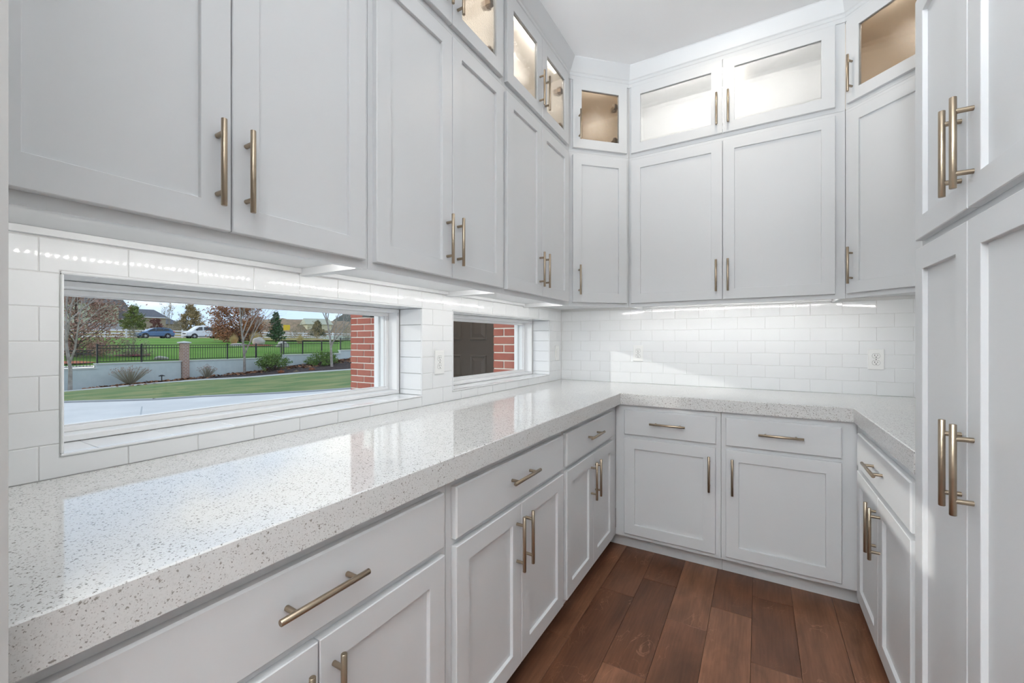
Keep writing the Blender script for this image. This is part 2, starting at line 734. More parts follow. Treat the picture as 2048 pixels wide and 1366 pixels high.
def shaped_tile(parent, wall, pts):
    """tile cut round a window corner: outline pts (u, z), one piece"""
    u0 = sum(q[0] for q in pts) / len(pts)
    z0 = sum(q[1] for q in pts) / len(pts)
    a = sum(pts[i][0] * pts[(i + 1) % len(pts)][1] - pts[(i + 1) % len(pts)][0] * pts[i][1] for i in range(len(pts)))
    if a < 0:
        pts = pts[::-1]
    local = [(x - u0, z - z0) for x, z in pts]
    outer, inn = offset_poly(local, .0008), offset_poly(local, .0019)
    n = len(outer)
    vs = [(x, .004, z) for x, z in outer] + [(x, .0011, z) for x, z in outer] + [(x, 0, z) for x, z in inn]
    fs = [tuple(range(2 * n, 3 * n))]
    for i in range(n):
        j = (i + 1) % n
        fs += [(i, j, n + j, n + i), (n + i, n + j, 2 * n + j, 2 * n + i)]
    m_ = MB()
    m_.add(vs, fs)
    loc, rz = wall(u0, z0)
    return m_.build('tile', tile_m, parent, loc, (rnd.gauss(0, .001), 0, rz))


def run_tiles(parent, wall, u0, u1, joint0, rows, ztop, holes=()):
    """running bond; joint0 = a vertical joint of the even courses"""
    for r in range(rows):
        z0, z1 = ZC + r * ROW, min(ZC + (r + 1) * ROW, ztop)
        j = joint0 + (TP / 2 if r % 2 else 0)
        k0 = math.floor((u0 - j) / TP)
        u = j + k0 * TP
        while u < u1 - 1e-6:
            a, b = max(u, u0), min(u + TP, u1)
            u += TP
            if b - a < .006:
                continue
            pieces = [(a, b, z0, z1)]
            for ha, hb, hz0_, hz1_ in holes:
                nxt = []
                for (pa, pb, pz0, pz1) in pieces:
                    if pb <= ha or pa >= hb or pz1 <= hz0_ or pz0 >= hz1_:
                        nxt.append((pa, pb, pz0, pz1))
                        continue
                    full_z = pz0 >= hz0_ - 1e-6 and pz1 <= hz1_ + .004
                    if full_z:
                        if pa < ha - .006:
                            nxt.append((pa, ha, pz0, pz1))
                        if pb > hb + .006:
                            nxt.append((hb, pb, pz0, pz1))
                    elif pz0 < hz0_:      # course under a window
                        if pa >= ha - .02 and pb <= hb + .02:
                            nxt.append((pa, pb, pz0, hz0_))
                        else:
                            cut = ha if pa < ha else hb
                            if pa < ha:
                                shaped_tile(parent, wall, [(pa, pz0), (pb, pz0), (pb, hz0_), (cut, hz0_), (cut, pz1), (pa, pz1)])
                            else:
                                shaped_tile(parent, wall, [(pa, pz0), (pb, pz0), (pb, pz1), (cut, pz1), (cut, hz0_), (pa, hz0_)])
                    else:                 # course over a window
                        if pa >= ha - .02 and pb <= hb + .02:
                            nxt.append((pa, pb, hz1_, pz1))
                        else:
                            cut = ha if pa < ha else hb
                            if pa < ha:
                                shaped_tile(parent, wall, [(pa, pz0), (cut, pz0), (cut, hz1_), (pb, hz1_), (pb, pz1), (pa, pz1)])
                            else:
                                shaped_tile(parent, wall, [(cut, pz0), (pb, pz0), (pb, pz1), (pa, pz1), (pa, hz1_), (cut, hz1_)])
                pieces = nxt
            for p in pieces:
                tile(parent, wall, *p)


def on_left(u, z):
    return (-.004, u, z), -PI / 2 + PI      # local -y/+y thickness, see below


# the tile mesh occupies local y 0..0.004 (front at y=0); on the wall with windows the front must face +X
def on_left(u, z):
    return (0, u, z), PI / 2


def on_back(u, z):
    return (u, 0, z), 0




def on_right(u, z):
    return (XR, u, z), -PI / 2


run_tiles(wall_right, on_right, -1.524, -.0045, -.2503, 7, 1.4855)
tw = .0065
holes = [(a - tw, b + tw, WZ0 - tw, WZ1 + tw) for a, b in WIN]
run_tiles(wall_left, on_left, -3.024, -.0045, -.2503, 7, 1.4855, holes)
run_tiles(wall_back, on_back, .0005, XR - .002, .0894, 7, 1.4855)

# pencil trims and the tiled window reveals
RX = -.142            # depth of the reveal
for wi, (a, b) in enumerate(WIN):
    m_ = MB()
    c = .002
    m_.cbox(-.004, .0035, a - tw + .0006, b + tw - .0006, WZ1, WZ1 + tw - .0006, c)
    m_.cbox(-.004, .0035, a - tw + .0006, b + tw - .0006, WZ0 - tw + .0006, WZ0, c)
    m_.cbox(-.004, .0035, a - tw + .0006, a, WZ0 + .0004, WZ1 - .0004, c)
    m_.cbox(-.004, .0035, b, b + tw - .0006, WZ0 + .0004, WZ1 - .0004, c)
    m_.build('pencil_trim', tile_m, wall_left)
    d = -RX - .005

    def side_hi(u, z, b=b):
        return (RX / 2, b, z), 0

    def side_lo(u, z, a=a):
        return (RX / 2, a, z), PI

    # jamb tiles follow the wall courses
    zs = [WZ0] + [ZC + k * ROW for k in range(1, 7) if ZC + k * ROW > WZ0 + .01 and ZC + k * ROW < WZ1 - .004] + [WZ1]
    for z0, z1 in zip(zs[:-1], zs[1:]):
        tile(wall_left, side_hi, RX, -.0045, z0, z1)
        tile(wall_left, side_lo, RX, -.0045, z0, z1)
    # sill and head tiles
    u = a + .06
    us = [a] + [u + TP * k for k in range(20) if u + TP * k < b - .02] + [b]
    for p, q in zip(us[:-1], us[1:]):
        for zz, up in ((WZ0, 1), (WZ1, -1)):
            key = ('sill', round(q - p, 3))
            if key not in tile_cache:
                t_ = MB()
                t_.cbox(RX / 2 + .0005, -RX / 2 - .005, -(q - p) / 2 + .0008, (q - p) / 2 - .0008, -.004, 0, .0011)
                tile_cache[key] = t_.mesh('tile', tile_m)
            o = link('tile', tile_cache[key], wall_left, (RX / 2, (p + q) / 2, zz))
            o.rotation_euler = (0 if up > 0 else PI, rnd.gauss(0, .002), 0)

    # the vinyl window
    win = tag(empty('window_%d' % (wi + 1), (RX, (a + b) / 2, WZ0)), kind='structure')
    hw, H = (b - a) / 2, WZ1 - WZ0

    def ring(name, x0, x1, i0, i1, material, parent, c=.002):
        m2 = MB()
        m2.cbox(x0, x1, -hw + i0, hw - i0, i0, i1, c)
        m2.cbox(x0, x1, -hw + i0, hw - i0, H - i1, H - i0, c)
        m2.cbox(x0, x1, -hw + i0, -hw + i1, i1, H - i1, c)
        m2.cbox(x0, x1, hw - i1, hw - i0, i1, H - i1, c)
        return m2.build(name, material, parent)

    ring('frame', -.118, -.0005, 0.0, .017, vinyl, win)
    sash = ring('sash', -.098, -.058, .0172, .032, vinyl, win)
    ring('glazing_bead', -.076, -.070, .0322, .0350, vinyl, sash, .001)
    ring('brick_mould', -.150, -.1185, -.004, .027, vinyl, win)
    m2 = MB()
    m2.box(-.0805, -.0765, -hw + .03, hw - .03, .03, H - .03)
    m2.build('pane', clear_glass, win)

# ------------------------------------------------------------------ counter
m_ = MB()
poly = [(0.0005, -3.024), (.66, -3.024), (.66, -.65), (1.737, -.65), (1.737, -1.525), (XR - .001, -1.525), (XR - .001, -.0005), (.0005, -.0005)]
ch = .0025


inner = offset_poly(poly, ch)
n = len(poly)
vs = [(x, y, .878) for x, y in poly] + [(x, y, ZC - ch) for x, y in poly] + [(x, y, ZC) for x, y in inner]
fs = [tuple(range(n - 1, -1, -1)), tuple(range(2 * n, 3 * n))]
for i in range(n):
    j = (i + 1) % n
    fs += [(i, j, n + j, n + i), (n + i, n + j, 2 * n + j, 2 * n + i)]
m_.add(vs, fs)
counter = m_.build('countertop', quartz_m)
tag(counter, 'U-shaped speckled grey quartz countertop with a thick mitred edge', 'countertop')

# ================================================================== CABINETS
T = .019


def rings_mesh(rings, fill_last, fill_first=True):
    m2 = MB()
    vs, fs = [], []
    for x0, x1, z0, z1, y in rings:
        vs += [(x0, y, z0), (x1, y, z0), (x1, y, z1), (x0, y, z1)]
    for i in range(len(rings) - 1):
        for k in range(4):
            a, b = i * 4 + k, i * 4 + (k + 1) % 4
            fs.append((a, b, b + 4, a + 4))
    if fill_first:
        fs.append((3, 2, 1, 0))
    if fill_last:
        L = (len(rings) - 1) * 4
        fs.append((L, L + 1, L + 2, L + 3))
    else:
        L = (len(rings) - 1) * 4
        for k in range(4):
            a, b = L + k, L + (k + 1) % 4
            fs.append((a, b, (k + 1) % 4, k))
    m2.add(vs, fs)
    return m2


front_cache = {}


def front_mesh(kind, w, h):
    key = (kind, round(w, 4), round(h, 4))
    if key in front_cache:
        return front_cache[key]
    c, s = .0018, .060

    def R(i, y):
        return (i, w - i, i, h - i, y)
    if kind == 'drawer':
        c = .004
        m2 = rings_mesh([R(0, 0), R(0, -T + c), R(c, -T)], True)
    elif kind == 'door':
        m2 = rings_mesh([R(0, 0), R(0, -T + c), R(c, -T), R(s - .001, -T), R(s, -T + .001), R(s + .0008, -T + .0105)], True)
    else:
        m2 = rings_mesh([R(0, 0), R(0, -T + c), R(c, -T), R(s - .001, -T), R(s, -T + .001), R(s, 0)], False, False)
    front_cache[key] = m2.mesh(kind, paint)
    return front_cache[key]


def make_handle(L=.188, cc=.128):
    m2 = MB()
    r = .006
    m2.tube([(0, -.030, -L / 2), (0, -.030, -L / 2 + .0008), (0, -.030, L / 2 - .0008), (0, -.030, L / 2)], [r - .0008, r, r, r - .0008], 18)
    for z in (-cc / 2, cc / 2):
        m2.tube([(0, 0, z), (0, -.0275, z)], [.0052, .0052], 14)
    return m2.mesh('handle', brass)


handle_me = make_handle()
m_ = MB()
m_.cbox(-.014, .014, -.0005, .052, -.016, .016, .004)
m_.tube([(.0, .02, -.024), (0, .02, .024)], [.012, .012], 12)
hinge_me = m_.mesh('hinge', hinge_m)
pane_cache = {}


def add_front(cab, kind, x0, x1, z0, z1, handle=None, hinge=None):
    """a door / drawer / glass door in the cabinet's own coordinates (front plane y=0)"""
    w, h = x1 - x0, z1 - z0
    name = 'drawer' if kind == 'drawer' else 'door'
    f = link(name, front_mesh(kind, w, h), cab, (x0, -.0006, z0))
    if kind == 'glass':
        key = (round(w, 4), round(h, 4))
        if key not in pane_cache:
            m2 = MB()
            m2.box(.0602, w - .0602, -.011, -.0075, .0602, h - .0602)
            pane_cache[key] = m2.mesh('glass_pane', seeded_glass)
        link('glass_pane', pane_cache[key], f, (0, 0, 0))
    if handle:
        o = link('handle', handle_me, f)
        if handle[0] == 'v':
            o.location = (handle[1] - x0, -T, handle[2] - z0)
        else:
            o.location = (handle[1] - x0, -T, handle[2] - z0)
            o.rotation_euler = (0, PI / 2, 0)
    if hinge:
        for zz in (.085, h - .125):
            hx = .068 if hinge == 'l' else w - .068
            link('hinge', hinge_me, f, (hx, .001, zz))
    return f


def thing(name, loc, rz, label, cat, group=None):
    return tag(empty(name, loc, rz), label, cat, group)


HL, HR, HD = PI / 2, -PI / 2, PI / 4
GAP = .0006
UB = 1.476            # bottom of upper face frames


def upper(label, loc, rz, width, depth, fronts, poly=None):
    t = thing('upper_cabinet', (loc[0], loc[1], UB), rz, label, 'cabinet', 'upper wall cabinets with solid doors')
    m2 = MB()
    H = 2.4625 - UB
    poly = poly or [(GAP, 0), (width - GAP, 0), (width - GAP, depth), (GAP, depth)]
    m2.prism(poly, .026, H)
    m2.box(GAP, width - GAP, 0, T, 0, .026)              # face frame drops below the box
    if len(poly) == 4:
        m2.box(GAP, .018, T, depth - .001, 0.002, .026)
        m2.box(width - .018, width - GAP, T, depth - .001, 0.002, .026)
    m2.build('body', paint, t)
    for f in fronts:
        k, x0, x1, z0, z1 = f[:5]
        hd = f[5] if len(f) > 5 else None
        add_front(t, k, x0, x1, z0 - UB, z1 - UB, (hd[0], hd[1], hd[2] - UB) if hd else None)
    return t


GB, GT = 2.4635, 2.953


def glass_unit(label, loc, rz, width, depth, fronts, interior, bar, poly=None):
    t = thing('glass_cabinet', (loc[0], loc[1], GB), rz, label, 'cabinet', 'glass-front cabinets under the ceiling')
    H = GT - GB
    z0, z1 = 2.485 - GB, 2.919 - GB
    poly = poly or [(GAP, 0), (width - GAP, 0), (width - GAP, depth), (GAP, depth)]
    # face frame
    fx0, fx1 = fronts[0][0], fronts[-1][1]
    m2 = MB()
    m2.box(GAP, fx0 + .03, 0, T, 0, H)
    m2.box(fx1 - .03, width - GAP, 0, T, 0, H)
    m2.box(fx0 + .03, fx1 - .03, 0, T, 0, z0 + .03)
    m2.box(fx0 + .03, fx1 - .03, 0, T, z1 - .03, H)
    m2.build('body', paint, t)
    # interior shell
    m2 = MB()
    m2.prism([(x, max(y, T + .0005)) if y < .01 else (x, y) for x, y in poly], 0.001, .02)
    m2.prism([(x, max(y, T + .0005)) if y < .01 else (x, y) for x, y in poly], H - .02, H)
    n = len(poly)
    for i in range(1, n):
        p, q = Vector(poly[i]), Vector(poly[(i + 1) % n])
        d = (q - p).normalized()
        nn = Vector((-d.y, d.x))
        if p.y < .01:
            p = Vector((p.x, T + .001)) if len(poly) == 4 else p + d * (T * 1.5)
        if q.y < .01:
            q = Vector((q.x, T + .001)) if len(poly) == 4 else q - d * (T * 1.5)
        m2.prism([tuple(p), tuple(q), tuple(q + nn * .012), tuple(p + nn * .012)], .02, H - .02)
    m2.build('interior', interior, t)
    # fixing rail along the back of the box
    if len(poly) == 4:
        m2 = MB()
        m2.box(.014, width - .014, depth - .022, depth - .0125, .22, .285)
        m2.build('back_rail', interior, t)
    # light bar behind the top of the face frame
    m2 = MB()
    m2.box(fx0 + .095, fx1 - .095, T + .004, T + .016, z1 - .022, z1 - .014)
    m2.build('light_bar', bar, t)
    for x0, x1, hx, hg in fronts:
        add_front(t, 'glass', x0, x1, z0, z1, ('v', hx, 2.624 - GB), hg)
    return t


HS = 1.640            # handle centre of the upper doors
DZ = (1.500, 2.440)
# --- along the wall with the windows (local x = Y - Y0)
Y0 = -3.024
upper('broad white shaker wall cabinet over the long yard window', (.322, Y0), HL, .787, .3215,
      [('door', -3.013 - Y0, -2.6385 - Y0, *DZ, ('v', -2.667 - Y0, HS)), ('door', -2.6355 - Y0, -2.258 - Y0, *DZ, ('v', -2.606 - Y0, HS))])
glass_unit('glass-front cabinet above the broad cabinet over the yard window', (.322, Y0), HL, .787, .3215,
           [(-3.013 - Y0, -2.6385 - Y0, -2.672 - Y0, 'l'), (-2.6355 - Y0, -2.258 - Y0, -2.600 - Y0, 'r')], interior_cream, bar_m)
Y0 = -2.237
upper('white double-door wall cabinet between the two windows, bar handles low at its centre', (.322, Y0), HL, .797, .3215,
      [('door', -2.2165 - Y0, -1.8390 - Y0, *DZ, ('v', -1.872 - Y0, HS)), ('door', -1.8360 - Y0, -1.4585 - Y0, *DZ, ('v', -1.806 - Y0, HS))])
glass_unit('lit glass-front cabinet cut by the top of the picture, hinges showing through its pane', (.322, Y0), HL, .797, .3215,
           [(-2.2165 - Y0, -1.8390 - Y0, -1.872 - Y0, 'l'), (-1.8360 - Y0, -1.4585 - Y0, -1.806 - Y0, 'r')], interior_cream, bar_m)
Y0 = -1.440
upper('narrow-looking white wall cabinet over the front-door window beside the angled corner', (.322, Y0), HL, .815 - .0006, .3215,
      [('door', -1.4204 - Y0, -1.0455 - Y0, *DZ, ('v', -1.078 - Y0, HS)), ('door', -1.0425 - Y0, -.668 - Y0, *DZ, ('v', -1.012 - Y0, HS))])
glass_unit('two-door cream-lit glass cabinet beside the angled corner over the window wall', (.322, Y0), HL, .815 - .0006, .3215,
           [(-1.4204 - Y0, -1.0455 - Y0, -1.078 - Y0, 'l'), (-1.0425 - Y0, -.668 - Y0, -1.012 - Y0, 'r')], interior_cream, bar_m)
# --- angled corner by the windows
DP = [(.0008, .0), (.4277, .0), (.655, .2277), (.2143, .6685), (-.2265, .2277)]
upper('single-door angled white corner cabinet between the window wall and the tiled back wall', (.322, -.625), HD, .4285, .3,
      [('door', .022, .404, *DZ, ('v', .062, HS))], DP)
glass_unit('small angled corner glass cabinet with warm light painted tan inside above the window-side corner', (.322, -.625), HD, .4285, .3,
           [(.022, .404, .064, 'r')], interior_warm_tint, bar_m, DP)
# --- back wall
X0 = .6255
upper('wide white double-door wall cabinet in the middle of the back wall', (X0, -.322), 0, 1.1270, .3215,
      [('door', .643 - X0, 1.1780 - X0, *DZ, ('v', 1.146 - X0, HS)), ('door', 1.1810 - X0, 1.709 - X0, *DZ, ('v', 1.208 - X0, HS))])
glass_unit('wide white-lit glass cabinet with two long panes on the back wall', (X0, -.322), 0, 1.1270, .3215,
           [(.643 - X0, 1.1780 - X0, 1.148 - X0, None), (1.1810 - X0, 1.709 - X0, 1.209 - X0, None)], interior_white, bar_cool)
# --- angled corner by the tall pantry
upper('single-door angled white corner cabinet beside the tall pantry cabinet', (1.7535, -.322), -HD, .4285, .3,
      [('door', .018, .409, *DZ, ('v', .047, HS))], DP)
glass_unit('angled corner glass cabinet with warm light painted tan inside beside the tall pantry cabinet', (1.7535, -.322), -HD, .4285, .3,
           [(.018, .409, .047, 'r')], interior_warm_tint, bar_m, DP)
# --- hidden stretch between that corner and the tall cabinet
upper('white wall cabinet hidden behind the tall pantry cabinet', (2.0565, -.6256), HR, .898, .3185,
      [('door', .02, .4475, *DZ, ('v', .417, HS)), ('door', .4505, .878, *DZ, ('v', .481, HS))])
glass_unit('glass-front cabinet hidden behind the tall pantry cabinet', (2.0565, -.6256), HR, .898, .3185,
           [(.02, .4475, .417, None), (.4505, .878, .481, None)], interior_cream, bar_m)

# cleats on the wall under the uppers (they carry the boxes) belong to the walls
m_ = MB()
for a, b in ((-3.02, -2.2375), (-2.2365, -1.4405), (-1.4395, -.63)):
    m_.box(.0006, .0175, a + .019, b - .019, 1.4862, 1.5015)
struct(m_.build('trim_1', paint))
m_ = MB()
m_.box(.645, 1.733, -.0175, -.0006, 1.4862, 1.5015)
struct(m_.build('trim_2', paint))

# --- base cabinets
BZ = .0005


def base(label, loc, rz, width, depth, fronts, toe=(0, 0), name='base_cabinet', group='white base cabinets under the counter', H=.8775):
    t = thing(name, (loc[0], loc[1], BZ), rz, label, 'cabinet', group)
    m2 = MB()
    m2.box(GAP, width - GAP, 0, depth, .092, H)
    m2.build('body', paint, t)
    m2 = MB()
    m2.box(GAP - toe[0], width - GAP + toe[1], .075, .090, 0, .0915)
    m2.build('toe_kick', paint, t)
    for f in fronts:
        k, x0, x1, z0, z1 = f[:5]
        hd = f[5] if len(f) > 5 else None
        add_front(t, k, x0, x1, z0 - BZ, z1 - BZ, (hd[0], hd[1], hd[2] - BZ) if hd else None)
    return t


BD, BDW = (.118, .682), (.702, .848)
HB, HDW = .5555, .780
Y0 = -3.024
base('base cabinet closest to the doorway, with a long drawer over two doors', (.625, Y0), HL, .794, .62,
     [('drawer', -3.004 - Y0, -2.255 - Y0, *BDW, ('h', -2.6295 - Y0, HDW)),
      ('door', -3.004 - Y0, -2.631 - Y0, *BD, ('v', -2.664 - Y0, HB)), ('door', -2.628 - Y0, -2.255 - Y0, *BD, ('v', -2.597 - Y0, HB))])
Y0 = -2.230
base('middle base cabinet of the window run, one drawer over a pair of doors', (.625, Y0), HL, .790, .62,
     [('drawer', -2.2045 - Y0, -1.459 - Y0, *BDW, ('h', -1.835 - Y0, HDW)),
      ('door', -2.2045 - Y0, -1.8333 - Y0, *BD, ('v', -1.866 - Y0, HB)), ('door', -1.8303 - Y0, -1.459 - Y0, *BD, ('v', -1.801 - Y0, HB))])
Y0 = -1.440
base('base cabinet of the window run that ends at the inner corner', (.625, Y0), HL, .815, .62,
     [('drawer', -1.42 - Y0, -.737 - Y0, *BDW, ('h', -1.085 - Y0, HDW)),
      ('door', -1.42 - Y0, -1.0800 - Y0, *BD, ('v', -1.112 - Y0, HB)), ('door', -1.0770 - Y0, -.737 - Y0, *BD, ('v', -1.048 - Y0, HB))], toe=(0, .074))
X0 = .626
base('single-door base cabinet under the back counter, handle on its far side from the windows', (X0, -.625), 0, .5645, .62,
     [('drawer', .681 - X0, 1.168 - X0, *BDW, ('h', .9245 - X0, HDW)), ('door', .681 - X0, 1.165 - X0, *BD, ('v', 1.136 - X0, HB - .01))], toe=(.074, 0))
X0 = 1.191
base('wider single-door base cabinet under the back counter beside the pantry run', (X0, -.625), 0, .5625, .62,
     [('drawer', 1.213 - X0, 1.695 - X0, *BDW, ('h', 1.455 - X0, HDW)), ('door', 1.214 - X0, 1.695 - X0, *BD, ('v', 1.245 - X0, HB - .01))], toe=(0, .074))
Y0 = -.626
base('short base cabinet between the back counter and the tall pantry cabinet', (1.754, Y0), HR, .899, .62,
     [('drawer', .114, .876, *BDW, ('h', .495, HDW)), ('door', .114, .4935, *BD, ('v', .463, HB)), ('door', .4965, .876, *BD, ('v', .527, HB))], toe=(.074, 0))

# --- tall pantry cabinet
Y0 = -1.5265
t = thing('tall_cabinet', (1.754, Y0, BZ), HR, 'floor-to-ceiling white pantry cabinet with two pairs of doors in view', 'cabinet')
m_ = MB()
m_.box(0, .717, 0, .62, .092, 2.953)
m_.build('body', paint, t)
m_ = MB()
m_.box(0, .717, .075, .090, 0, .0915)
m_.build('toe_kick', paint, t)
for z0, z1, hz in ((.118, 1.505, .988), (1.530, 2.192, 1.661), (2.235, 2.919, 2.36)):
    add_front(t, 'door', .0185, .3575, z0 - BZ, z1 - BZ, ('v', .3285, hz - BZ))
    add_front(t, 'door', .3605, .6985, z0 - BZ, z1 - BZ, ('v', .3895, hz - BZ))

# --- crown moulding (sweeps round every face frame up to the ceiling)
prof = [(0.0, 2.9545), (.007, 2.9545), (.007, 2.964), (.013, 2.967), (.013, 2.975), (.018, 2.979), (.050, 3.040), (.050, 3.0495), (0, 3.0495)]
# a small fascia under it
prof = [(0.0005, 2.926), (.006, 2.926), (.006, 2.946), (.010, 2.950), (.010, 2.966), (.016, 2.972), (.050, 3.042), (.050, 3.0497), (.0005, 3.0497)]


def sweep(name, path, prof, material):
    m2 = MB()
    vs, n = [], len(path)
    P = [Vector(p) for p in path]
    for i in range(n):
        d1 = (P[i] - P[i - 1]).normalized() if i else (P[1] - P[0]).normalized()
        d2 = (P[i + 1] - P[i]).normalized() if i < n - 1 else d1
        n1, n2 = Vector((d1.y, -d1.x)), Vector((d2.y, -d2.x))
        k = (n1 + n2) / (1 + n1.dot(n2))
        vs += [(P[i].x + k.x * e, P[i].y + k.y * e, z) for e, z in prof]
    L = len(prof)
    fs = []
    for i in range(n - 1):
        for k in range(L):
            a, b = i * L + k, i * L + (k + 1) % L
            fs.append((b, a, a + L, b + L))
    fs.append(tuple(range(L)))
    fs.append(tuple(range((n - 1) * L + L - 1, (n - 1) * L - 1, -1)))
    m2.add(vs, fs)
    return m2.build(name, material)


struct(sweep('trim_3', [(.3225, -3.02), (.3225, -.6248), (.6252, -.3225), (1.7532, -.3225), (2.056, -.6252), (2.056, -1.525)], prof, paint))
struct(sweep('trim_4', [(1.7535, -1.528), (1.7535, -2.2435)], prof, paint))
m_ = MB()
m_.box(2.0, XR - .001, -3.0245, -2.245, 0, 3.049)
struct(m_.build('wall_pantry_end', wall_paint))

# ------------------------------------------------------------------ LED strips under the uppers
def led(label, loc, rz, L):
    """strip on the back of a face frame, its diodes facing the tiled wall (local +y)"""
    t = thing('led_strip', loc, rz, label, 'light', 'led strips under the wall cabinets')
    m2 = MB()
    m2.box(-L / 2, L / 2, 0, .0014, -.005, .005)
    m2.build('tape', tape_m, t)
    m2 = MB()
    k = int(L / .0175)
    for i in range(k):
        c = -L / 2 + (i + .5) * L / k
        m2.box(c - .0022, c + .0022, .0014, .0058, -.0022, .0022)
    d = m2.build('diodes', diode_m, t)
    d['kind'] = 'stuff'
    return t


ZL = 1.4875
FX = .322 - T - .0004
led('led strip under the broad wall cabinet over the yard window', (FX, -2.632, ZL), HL, .735)
led('led strip under the wall cabinet between the two windows', (FX, -1.8385, ZL), HL, .745)
led('led strip under the wall cabinet over the front-door window', (FX, -1.045, ZL), HL, .745)
led('led strip under the wide wall cabinet on the back wall', (1.189, -FX, ZL), 0, 1.06)
q = T + .0004
led('led strip under the angled corner cabinet by the windows', (.322 + .2143 * .7071 - q * .7071, -.625 + .2143 * .7071 + q * .7071, ZL), HD, .34)
led('led strip under the angled corner cabinet by the pantry', (1.7535 + .2143 * .7071 + q * .7071, -.322 - .2143 * .7071 + q * .7071, ZL), -HD, .34)

# ------------------------------------------------------------------ outlets and the dimmer
def plate_mesh(w, h):
    m2 = MB()
    m2.cbox(-w / 2, w / 2, -.0062, -.0004, -h / 2, h / 2, .0022)
    return m2


plate_me = plate_mesh(.0715, .116).mesh('cover_plate', plastic)
m_ = MB()
for sgn in (-1, 1):
    zc = sgn * .0196
    pts = []
    for k in range(20):
        a = 2 * PI * k / 20
        pts.append((.0172 * math.cos(a), max(-.0125, min(.0125, .0172 * math.sin(a)))))
    vs = [(x, -.0072, z + zc) for x, z in pts] + [(x, -.0055, z + zc) for x, z in pts]
    fs = [tuple(range(19, -1, -1))[::-1]] + [(i, 20 + i, 20 + (i + 1) % 20, (i + 1) % 20) for i in range(20)]
    m_.add(vs, fs)
recept_me = m_.mesh('receptacles', plastic)
m_ = MB()
for sgn in (-1, 1):
    zc = sgn * .0196
    m_.box(-.0072, -.0050, -.0076, -.0068, zc - .001, zc + .0075)
    m_.box(.0052, .0070, -.0076, -.0068, zc - .0002, zc + .0072)
    m_.tube([(0, -.0076, zc - .0068), (0, -.0066, zc - .0068)], [.0026, .0026], 10, smooth=False)
# outline groove round each receptacle
for sgn in (-1, 1):
    zc = sgn * .0196
    ring_ = []
    for k in range(20):
        a = 2 * PI * k / 20
        for r in (.0172, .0180):
            ring_.append((r * math.cos(a), -.0065, zc + max(-.0125 - (r - .0172), min(.0125 + (r - .0172), r * math.sin(a)))))
    b0 = [(2 * k, 2 * ((k + 1) % 20), 2 * ((k + 1) % 20) + 1, 2 * k + 1) for k in range(20)]
    m_.add(ring_, b0)
m_.tube([(0, -.0070, 0), (0, -.006, 0)], [.0026, .0026], 10, smooth=False)
slots_me = m_.mesh('slots', slot_m)


def outlet(label, loc, rz):
    t = thing('wall_outlet', loc, rz, label, 'outlet', 'duplex outlets on the tiled walls')
    link('cover_plate', plate_me, t)
    link('receptacles', recept_me, t)
    link('slots', slots_me, t)


outlet('white duplex outlet on the tiled pier between the two windows', (0, -1.513, 1.147), HL)
outlet('white duplex outlet on the back wall crossed by the sunlight edge', (.608, 0, 1.162), 0)
outlet('white duplex outlet on the back wall close to the tall pantry cabinet', (1.934, 0, 1.148), 0)
t = thing('dimmer_switch', (0, -.089, 1.158), HL, 'white dimmer switch plate on the tiles beside the inner corner', 'switch')
link('cover_plate', plate_me, t)
m_ = MB()
m_.cbox(-.0165, .0165, -.0085, -.0055, -.0335, .0335, .0012)
m_.build('rocker', plastic, t)
m_ = MB()
m_.box(-.0185, -.0170, -.0067, -.0060, -.034, .034)
for k in range(7):
    m_.box(.008, .0105, -.0089, -.0080, -.018 + k * .006, -.0165 + k * .006)
m_.build('indicator_marks', mat('grey_mark', (.35, .35, .35), .6), t)

# ------------------------------------------------------------------ ceiling lamp (just above the picture)
t = thing('ceiling_light', (1.21, -.77, CEIL), 0, 'round recessed downlight glowing warm over the pantry floor', 'light')
m_ = MB()
m_.lathe([(.066, -.0005), (.088, -.0005), (.088, -.004), (.068, -.0075), (.066, -.004)], 40)
m_.build('trim_ring', plastic, t)
m_ = MB()
m_.lathe([(.066, -.003), (.03, -.0045), (.0005, -.005)], 40)
m_.build('diffuser', lamp_m, t)

# added unseen uplight, shaped as a torchere behind the doorway: an opaque bowl that lights the ceiling
t = thing('added_uplight', (1.05, -5.15, 0), 0, 'added torchere-shaped uplight in the hall behind the doorway, brightening the ceiling', 'lamp')
m_ = MB()
m_.lathe([(.002, 1.452), (.15, 1.456)], 28)
m_.build('emitter_disc', mat('uplight_glow', (.9, .9, .9), .4, emit=((.91, .965, 1), UPLIGHT)), t)
m_ = MB()
m_.lathe([(.002, 1.36), (.08, 1.375), (.14, 1.42), (.165, 1.475), (.160, 1.476), (.152, 1.455), (.10, 1.42), (.002, 1.41)], 32)
m_.build('bowl', brass, t)
m_ = MB()
m_.tube([(0, 0, .02), (0, 0, 1.365)], [.012, .012], 10)
m_.lathe([(.002, .03), (.13, .022), (.14, .001), (.002, .001)], 24)
m_.build('stand', brass, t)

# ================================================================== OUTSIDE
def noisy(m, *a, **k):
    return vary(m, *a, **k)


